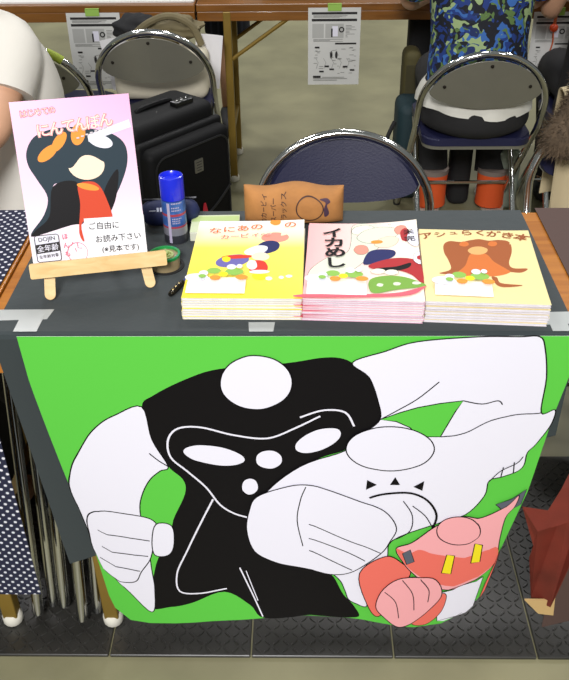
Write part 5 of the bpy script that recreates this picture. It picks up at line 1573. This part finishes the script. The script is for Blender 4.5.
# seated person at the right, back to us
f = figure('person in a blue floral shirt seated with their back to us', 'person', (0.617, 1.835, 0), 0.0, dict(
    pelvis=(0, -0.045, 0.555), belly=(0, -0.02, 0.68), chest=(0, 0.02, 0.86), collar=(0, 0.03, 1.0), neck=(0, 0.045, 1.07), head=(0, 0.07, 1.17),
    shoulder_l=(-0.17, 0.03, 0.98), elbow_l=(-0.22, 0.16, 0.80), wrist_l=(-0.12, 0.38, 0.77), shoulder_r=(0.17, 0.03, 0.98), elbow_r=(0.22, 0.16, 0.80), wrist_r=(0.12, 0.38, 0.77),
    hip_l=(-0.09, 0.0, 0.535), knee_l=(-0.09, 0.34, 0.52), ankle_l=(-0.075, 0.20, 0.09), hip_r=(0.09, 0.0, 0.535), knee_r=(0.10, 0.34, 0.52), ankle_r=(0.155, 0.20, 0.09)))
def garment(name, m, parent, rings=(), tubes=()):
    """clothing: a body of stacked ellipses and tapering sleeves or legs, in one mesh"""
    bm = bmesh.new()
    if rings:
        P = catmull([r[:3] for r in rings], n=4)
        Q = catmull([(r[3], r[4], 0) for r in rings], n=4)
        add_loft(bm, [(p.x, p.y, p.z, q.x, q.y) for p, q in zip(P, Q)])
    for pts in tubes:
        P = catmull([p[:3] for p in pts], n=5)
        Q = catmull([(p[3], 0, 0) for p in pts], n=5)
        add_tube(bm, P, [q.x for q in Q], 20)
    return obj(name, bm, m, parent, True, math.radians(70))
trouser = mat('black_trousers', (24, 23, 24), 0.85, bump=0.1, bscale=40)
garment('trousers', trouser, f, [(0, -0.06, 0.450, 0.150, 0.145), (0, -0.06, 0.475, 0.185, 0.165), (0, -0.055, 0.53, 0.180, 0.158), (0, -0.045, 0.575, 0.160, 0.138)], [[(-0.085, -0.02, 0.525, 0.075), (-0.09, 0.18, 0.525, 0.075), (-0.09, 0.32, 0.515, 0.068), (-0.085, 0.335, 0.42, 0.062), (-0.08, 0.27, 0.26, 0.060), (-0.078, 0.215, 0.155, 0.062)], [(0.085, -0.02, 0.525, 0.075), (0.10, 0.18, 0.525, 0.075), (0.10, 0.32, 0.515, 0.068), (0.11, 0.335, 0.42, 0.062), (0.15, 0.27, 0.26, 0.060), (0.15, 0.215, 0.155, 0.062)]])
shirt_fl = floral_mat('blue_floral_cotton')
garment('shirt', shirt_fl, f, [(0, -0.04, 0.60, 0.166, 0.138), (0, -0.03, 0.66, 0.164, 0.134), (0, -0.015, 0.74, 0.160, 0.125), (0, 0.01, 0.88, 0.172, 0.122), (0, 0.025, 0.98, 0.165, 0.10), (0, 0.035, 1.03, 0.075, 0.07)], [[(-0.12, 0.03, 0.985, 0.070), (-0.19, 0.05, 0.95, 0.066), (-0.21, 0.12, 0.855, 0.060)], [(0.12, 0.03, 0.985, 0.070), (0.19, 0.05, 0.95, 0.066), (0.21, 0.12, 0.855, 0.060)]])
bm = bmesh.new()
ring = []
N = 48
for zz, rx, ry, wob in ((0.60, 0.172, 0.148, 0), (0.585, 0.182, 0.158, 0.003), (0.55, 0.192, 0.170, 0.006), (0.522, 0.194, 0.174, 0.007)):
    ring.append([bm.verts.new(((rx + wob * math.sin(11 * a)) * math.cos(a), -0.045 + (ry + wob * math.sin(9 * a + 1)) * math.sin(a), zz + (0.010 * math.sin(2 * a + 0.6) if wob > 0.004 else 0))) for a in [2 * PI * k / N for k in range(N)]])
for j in range(3):
    for k in range(N):
        bm.faces.new((ring[j][k], ring[j][(k + 1) % N], ring[j + 1][(k + 1) % N], ring[j + 1][k]))
solid(bm, 0.003)
tag(obj('undershirt_hem', bm, mat('white_hem', (216, 214, 204), 0.8), f, True), 'white undershirt hem')
sock = mat('orange_boot', (216, 84, 30), 0.75)
for x in (-0.075, 0.155):
    bm = bmesh.new()
    add_tube(bm, [(x, 0.195, 0.03), (x, 0.195, 0.10), (x, 0.198, 0.165)], [0.056, 0.054, 0.058], 18)
    add_tube(bm, catmull([(x * 1.02, 0.17, 0.04), (x * 1.1, 0.26, 0.045), (x * 1.2, 0.36, 0.035), (x * 1.22, 0.40, 0.03)], n=4), [0.046, 0.048, 0.048, 0.048, 0.047, 0.046, 0.045, 0.043, 0.042, 0.040, 0.035, 0.028, 0.018], 14)
    for v in bm.verts:
        v.co.z = max(v.co.z, 0.012)
    b_ = obj('high_shoe', bm, sock, f, True)
    tag(b_, 'orange high-top shoe')
    bm = bmesh.new()
    add_tube(bm, [(x, 0.198, 0.160), (x, 0.198, 0.178)], [0.0595, 0.0595], 18)
    obj('cuff', bm, mat('grey_cuff', (120, 108, 100), 0.8), b_, True)
    bm = bmesh.new()
    add_prism(bm, [(x * 1.1 + 0.052 * math.cos(q), 0.27 + 0.155 * math.sin(q)) for q in [i * PI / 10 for i in range(20)]], 0.0005, 0.016)
    obj('sole', bm, mat('pale_sole', (200, 190, 176), 0.6), b_)

# person at the left edge in a white shirt
f = figure('person in a white short-sleeved shirt at the left edge, beyond the polka dot table', 'person', (-0.745, 0.82, 0), 0.0, dict(
    pelvis=(0, 0, 0.56), belly=(0.01, 0.01, 0.70), chest=(0.02, 0.0, 0.88), collar=(0.02, 0.0, 1.02), neck=(0.02, -0.01, 1.09), head=(0.02, -0.03, 1.19), face=(0, -1, 0),
    shoulder_l=(-0.17, 0, 1.0), elbow_l=(-0.24, -0.08, 0.80), wrist_l=(-0.20, -0.32, 0.83), shoulder_r=(0.145, -0.02, 1.0), elbow_r=(0.115, -0.16, 0.85), wrist_r=(0.05, -0.39, 0.835),
    hip_l=(-0.09, -0.02, 0.53), knee_l=(-0.12, -0.36, 0.52), ankle_l=(-0.12, -0.30, 0.095), hip_r=(0.09, -0.02, 0.53), knee_r=(0.10, -0.36, 0.52), ankle_r=(0.10, -0.30, 0.095)))
wsh = mat('white_shirt', (222, 218, 208), 0.85, bump=0.35, bscale=9)
garment('shirt', wsh, f, [(0.03, 0.02, 0.50, 0.19, 0.15), (0.035, 0.03, 0.64, 0.185, 0.145), (0.04, 0.03, 0.78, 0.178, 0.135), (0.04, 0.02, 0.90, 0.182, 0.128), (0.03, 0.0, 1.00, 0.160, 0.105), (0.02, 0, 1.05, 0.08, 0.075)], [[(-0.10, 0, 1.0, 0.075), (-0.19, -0.01, 0.97, 0.074), (-0.235, -0.06, 0.85, 0.070)], [(0.08, 0, 1.0, 0.075), (0.135, -0.03, 0.985, 0.072), (0.128, -0.09, 0.915, 0.064)]])
garment('trousers', mat('grey_trousers', (60, 60, 66), 0.85), f, [(0, 0.01, 0.42, 0.15, 0.13), (0, 0.01, 0.50, 0.18, 0.15), (0, 0.01, 0.60, 0.17, 0.14)], [[(-0.09, 0, 0.52, 0.085), (-0.11, -0.2, 0.52, 0.08), (-0.12, -0.35, 0.50, 0.07), (-0.12, -0.34, 0.36, 0.062), (-0.12, -0.30, 0.12, 0.058)], [(0.09, 0, 0.52, 0.085), (0.10, -0.2, 0.52, 0.08), (0.10, -0.35, 0.50, 0.07), (0.10, -0.34, 0.36, 0.062), (0.10, -0.30, 0.12, 0.058)]])

# standing person beyond the left far table
f = figure('person in navy striped shorts standing beyond the far table seam', 'person', (-0.43, 2.98, 0), 0.0, dict(
    pelvis=(0, 0, 0.90), belly=(0, 0, 1.03), chest=(0, 0, 1.22), collar=(0, 0, 1.36), neck=(0, 0, 1.44), head=(0, -0.02, 1.55), face=(0, -1, 0),
    shoulder_l=(-0.18, 0, 1.35), elbow_l=(-0.24, 0, 1.10), wrist_l=(-0.2, -0.16, 0.93), shoulder_r=(0.18, 0, 1.35), elbow_r=(0.24, 0, 1.10), wrist_r=(0.2, -0.16, 0.93),
    hip_l=(-0.09, 0, 0.84), knee_l=(-0.11, -0.01, 0.47), ankle_l=(-0.11, 0, 0.085), hip_r=(0.09, 0, 0.84), knee_r=(0.11, -0.01, 0.47), ankle_r=(0.11, 0, 0.085)))
stripe = bpy.data.materials.new('navy_stripe'); stripe.use_nodes = True
nt = stripe.node_tree; b = nt.nodes['Principled BSDF']; b.inputs['Roughness'].default_value = 0.9
tc = nt.nodes.new('ShaderNodeTexCoord'); wv = nt.nodes.new('ShaderNodeTexWave'); wv.inputs['Scale'].default_value = 9; wv.inputs['Distortion'].default_value = 1.0
nt.links.new(tc.outputs['Object'], wv.inputs['Vector']); rp = nt.nodes.new('ShaderNodeValToRGB')
rp.color_ramp.elements[0].color = lin((18, 22, 36)); rp.color_ramp.elements[1].color = lin((46, 50, 66)); rp.color_ramp.elements[0].position = 0.6
nt.links.new(wv.outputs['Fac'], rp.inputs[0]); nt.links.new(rp.outputs[0], b.inputs['Base Color'])
garment('shorts', stripe, f, [(0, 0, 0.78, 0.15, 0.12), (0, 0, 0.88, 0.178, 0.135), (0, 0, 1.0, 0.155, 0.115)], [[(-0.085, 0, 0.86, 0.095), (-0.11, 0, 0.70, 0.105), (-0.12, 0, 0.45, 0.105)], [(0.085, 0, 0.86, 0.095), (0.11, 0, 0.70, 0.105), (0.12, 0, 0.45, 0.105)]])
garment('shirt', mat('dark_tee', (36, 36, 44), 0.85), f, [(0, 0, 0.93, 0.18, 0.14), (0, 0, 1.1, 0.165, 0.125), (0, 0, 1.28, 0.18, 0.125), (0, 0, 1.37, 0.16, 0.10), (0, 0, 1.42, 0.07, 0.07)], [[(-0.12, 0, 1.35, 0.075), (-0.2, 0, 1.31, 0.07), (-0.235, 0, 1.15, 0.062)], [(0.12, 0, 1.35, 0.075), (0.2, 0, 1.31, 0.07), (0.235, 0, 1.15, 0.062)]])
for x in (-0.11, 0.11):
    bm = bmesh.new()
    add_tube(bm, catmull([(x, 0.05, 0.045), (x, -0.03, 0.055), (x, -0.12, 0.042), (x, -0.19, 0.03)], n=4), [0.036] + [0.046] * 8 + [0.043, 0.038, 0.03, 0.02], 12)
    for v in bm.verts: v.co.z = max(v.co.z, 0.0008)
    obj('shoe', bm, mat('dark_shoe', (30, 30, 32), 0.6), f, True)

# dark-clothed person at the right edge, seated at the far table
f = figure('person in black clothes seated at the right edge of the far row', 'person', (1.085, 1.86, 0), 0.0, dict(
    pelvis=(0, -0.045, 0.555), belly=(0, -0.02, 0.68), chest=(0, 0.02, 0.86), collar=(0, 0.03, 1.0), neck=(0, 0.045, 1.07), head=(0, 0.07, 1.17),
    shoulder_l=(-0.17, 0.03, 0.98), elbow_l=(-0.20, 0.14, 0.76), wrist_l=(-0.10, 0.36, 0.775), shoulder_r=(0.17, 0.03, 0.98), elbow_r=(0.22, 0.16, 0.80), wrist_r=(0.12, 0.38, 0.775),
    hip_l=(-0.09, 0.0, 0.535), knee_l=(-0.09, 0.33, 0.51), ankle_l=(-0.08, 0.26, 0.09), hip_r=(0.09, 0.0, 0.535), knee_r=(0.11, 0.33, 0.51), ankle_r=(0.13, 0.26, 0.09)))
dk_cl = mat('black_dress_cloth', (18, 17, 19), 0.9)
garment('trousers', dk_cl, f, [(0, -0.06, 0.450, 0.150, 0.145), (0, -0.06, 0.475, 0.185, 0.165), (0, -0.055, 0.53, 0.180, 0.158), (0, -0.045, 0.575, 0.160, 0.138)], [[(-0.085, -0.02, 0.525, 0.075), (-0.09, 0.18, 0.525, 0.075), (-0.09, 0.32, 0.515, 0.068), (-0.085, 0.335, 0.42, 0.062), (-0.08, 0.27, 0.26, 0.060), (-0.078, 0.255, 0.12, 0.062)], [(0.085, -0.02, 0.525, 0.075), (0.10, 0.18, 0.525, 0.075), (0.10, 0.32, 0.515, 0.068), (0.11, 0.335, 0.42, 0.062), (0.13, 0.27, 0.26, 0.060), (0.13, 0.255, 0.12, 0.062)]])
garment('shirt', dk_cl, f, [(0, -0.05, 0.535, 0.178, 0.150), (0, -0.035, 0.62, 0.168, 0.140), (0, -0.015, 0.74, 0.160, 0.125), (0, 0.01, 0.88, 0.172, 0.122), (0, 0.025, 0.98, 0.165, 0.10), (0, 0.035, 1.03, 0.075, 0.07)], [[(-0.12, 0.03, 0.985, 0.070), (-0.19, 0.05, 0.95, 0.066), (-0.21, 0.12, 0.855, 0.060)], [(0.12, 0.03, 0.985, 0.070), (0.19, 0.05, 0.95, 0.066), (0.21, 0.12, 0.855, 0.060)]])
for x in (-0.08, 0.13):
    bm = bmesh.new()
    add_tube(bm, catmull([(x, 0.21, 0.045), (x, 0.29, 0.055), (x, 0.38, 0.042), (x, 0.45, 0.03)], n=4), [0.036] + [0.046] * 8 + [0.043, 0.038, 0.03, 0.02], 12)
    for v in bm.verts: v.co.z = max(v.co.z, 0.0008)
    obj('shoe', bm, mat('dark_shoe', (30, 30, 32), 0.6), f, True)

# orange charm strap hanging from the far table edge
cm = thing('charm_strap', 'orange cord with a round bead dangling at the upper right', 'charm', (0.985, 2.27, 0.70), 0)
bm = bmesh.new()
add_tube(bm, catmull([(0, 0, 0.09), (0.002, -0.004, 0.03), (0, -0.006, -0.05)], n=5), 0.006, 8)
add_tube(bm, catmull([(0, -0.006, -0.075), (0.004, -0.006, -0.12), (-0.008, -0.004, -0.18)], n=5), 0.003, 8)
obj('cord', bm, mat('orange_cord', (190, 88, 40), 0.6), cm, True)
bm = bmesh.new()
bmesh.ops.create_icosphere(bm, subdivisions=3, radius=0.016, matrix=Matrix.Translation((0, -0.006, -0.062)))
obj('bead', bm, mat('orange_bead', (214, 74, 32), 0.35), cm, True)

db = thing('dark_filler', 'added black bag for the darkness under the left tables behind the folded chairs', 'bag', (-0.74, 0.50, 0.0), 0)  # invented bag shape, put in to darken the gap under the tables
bm = bmesh.new()
add_box(bm, (0, 0, 0.235), (0.50, 0.14, 0.43), bevel=0.06, seg=4)
obj('bag_body', bm, mat('under_table_dark', (14, 14, 15), 0.75, bump=0.1), db, True, math.radians(60))
for x in (-0.12, 0.12):
    bm = bmesh.new()
    add_tube(bm, [(x, -0.073, 0.08), (x, -0.073, 0.38)], 0.008, 6)
    obj('strap', bm, dark_rubber, db)
fb = thing('floor_bag', 'black bag on the floor between the orange shoes', 'bag', (0.655, 2.10, 0.0), 0)
bm = bmesh.new()
add_box(bm, (0, 0, 0.165), (0.085, 0.10, 0.325), bevel=0.03, seg=4)
obj('bag_body', bm, mat('black_bag_cloth', (20, 20, 22), 0.8), fb, True, math.radians(60))
bm = bmesh.new()
add_tube(bm, catmull([(-0.025, 0, 0.32), (-0.02, 0, 0.345), (0, 0, 0.352), (0.02, 0, 0.345), (0.025, 0, 0.32)], n=4), 0.005, 6)
obj('handle', bm, dark_rubber, fb, True)
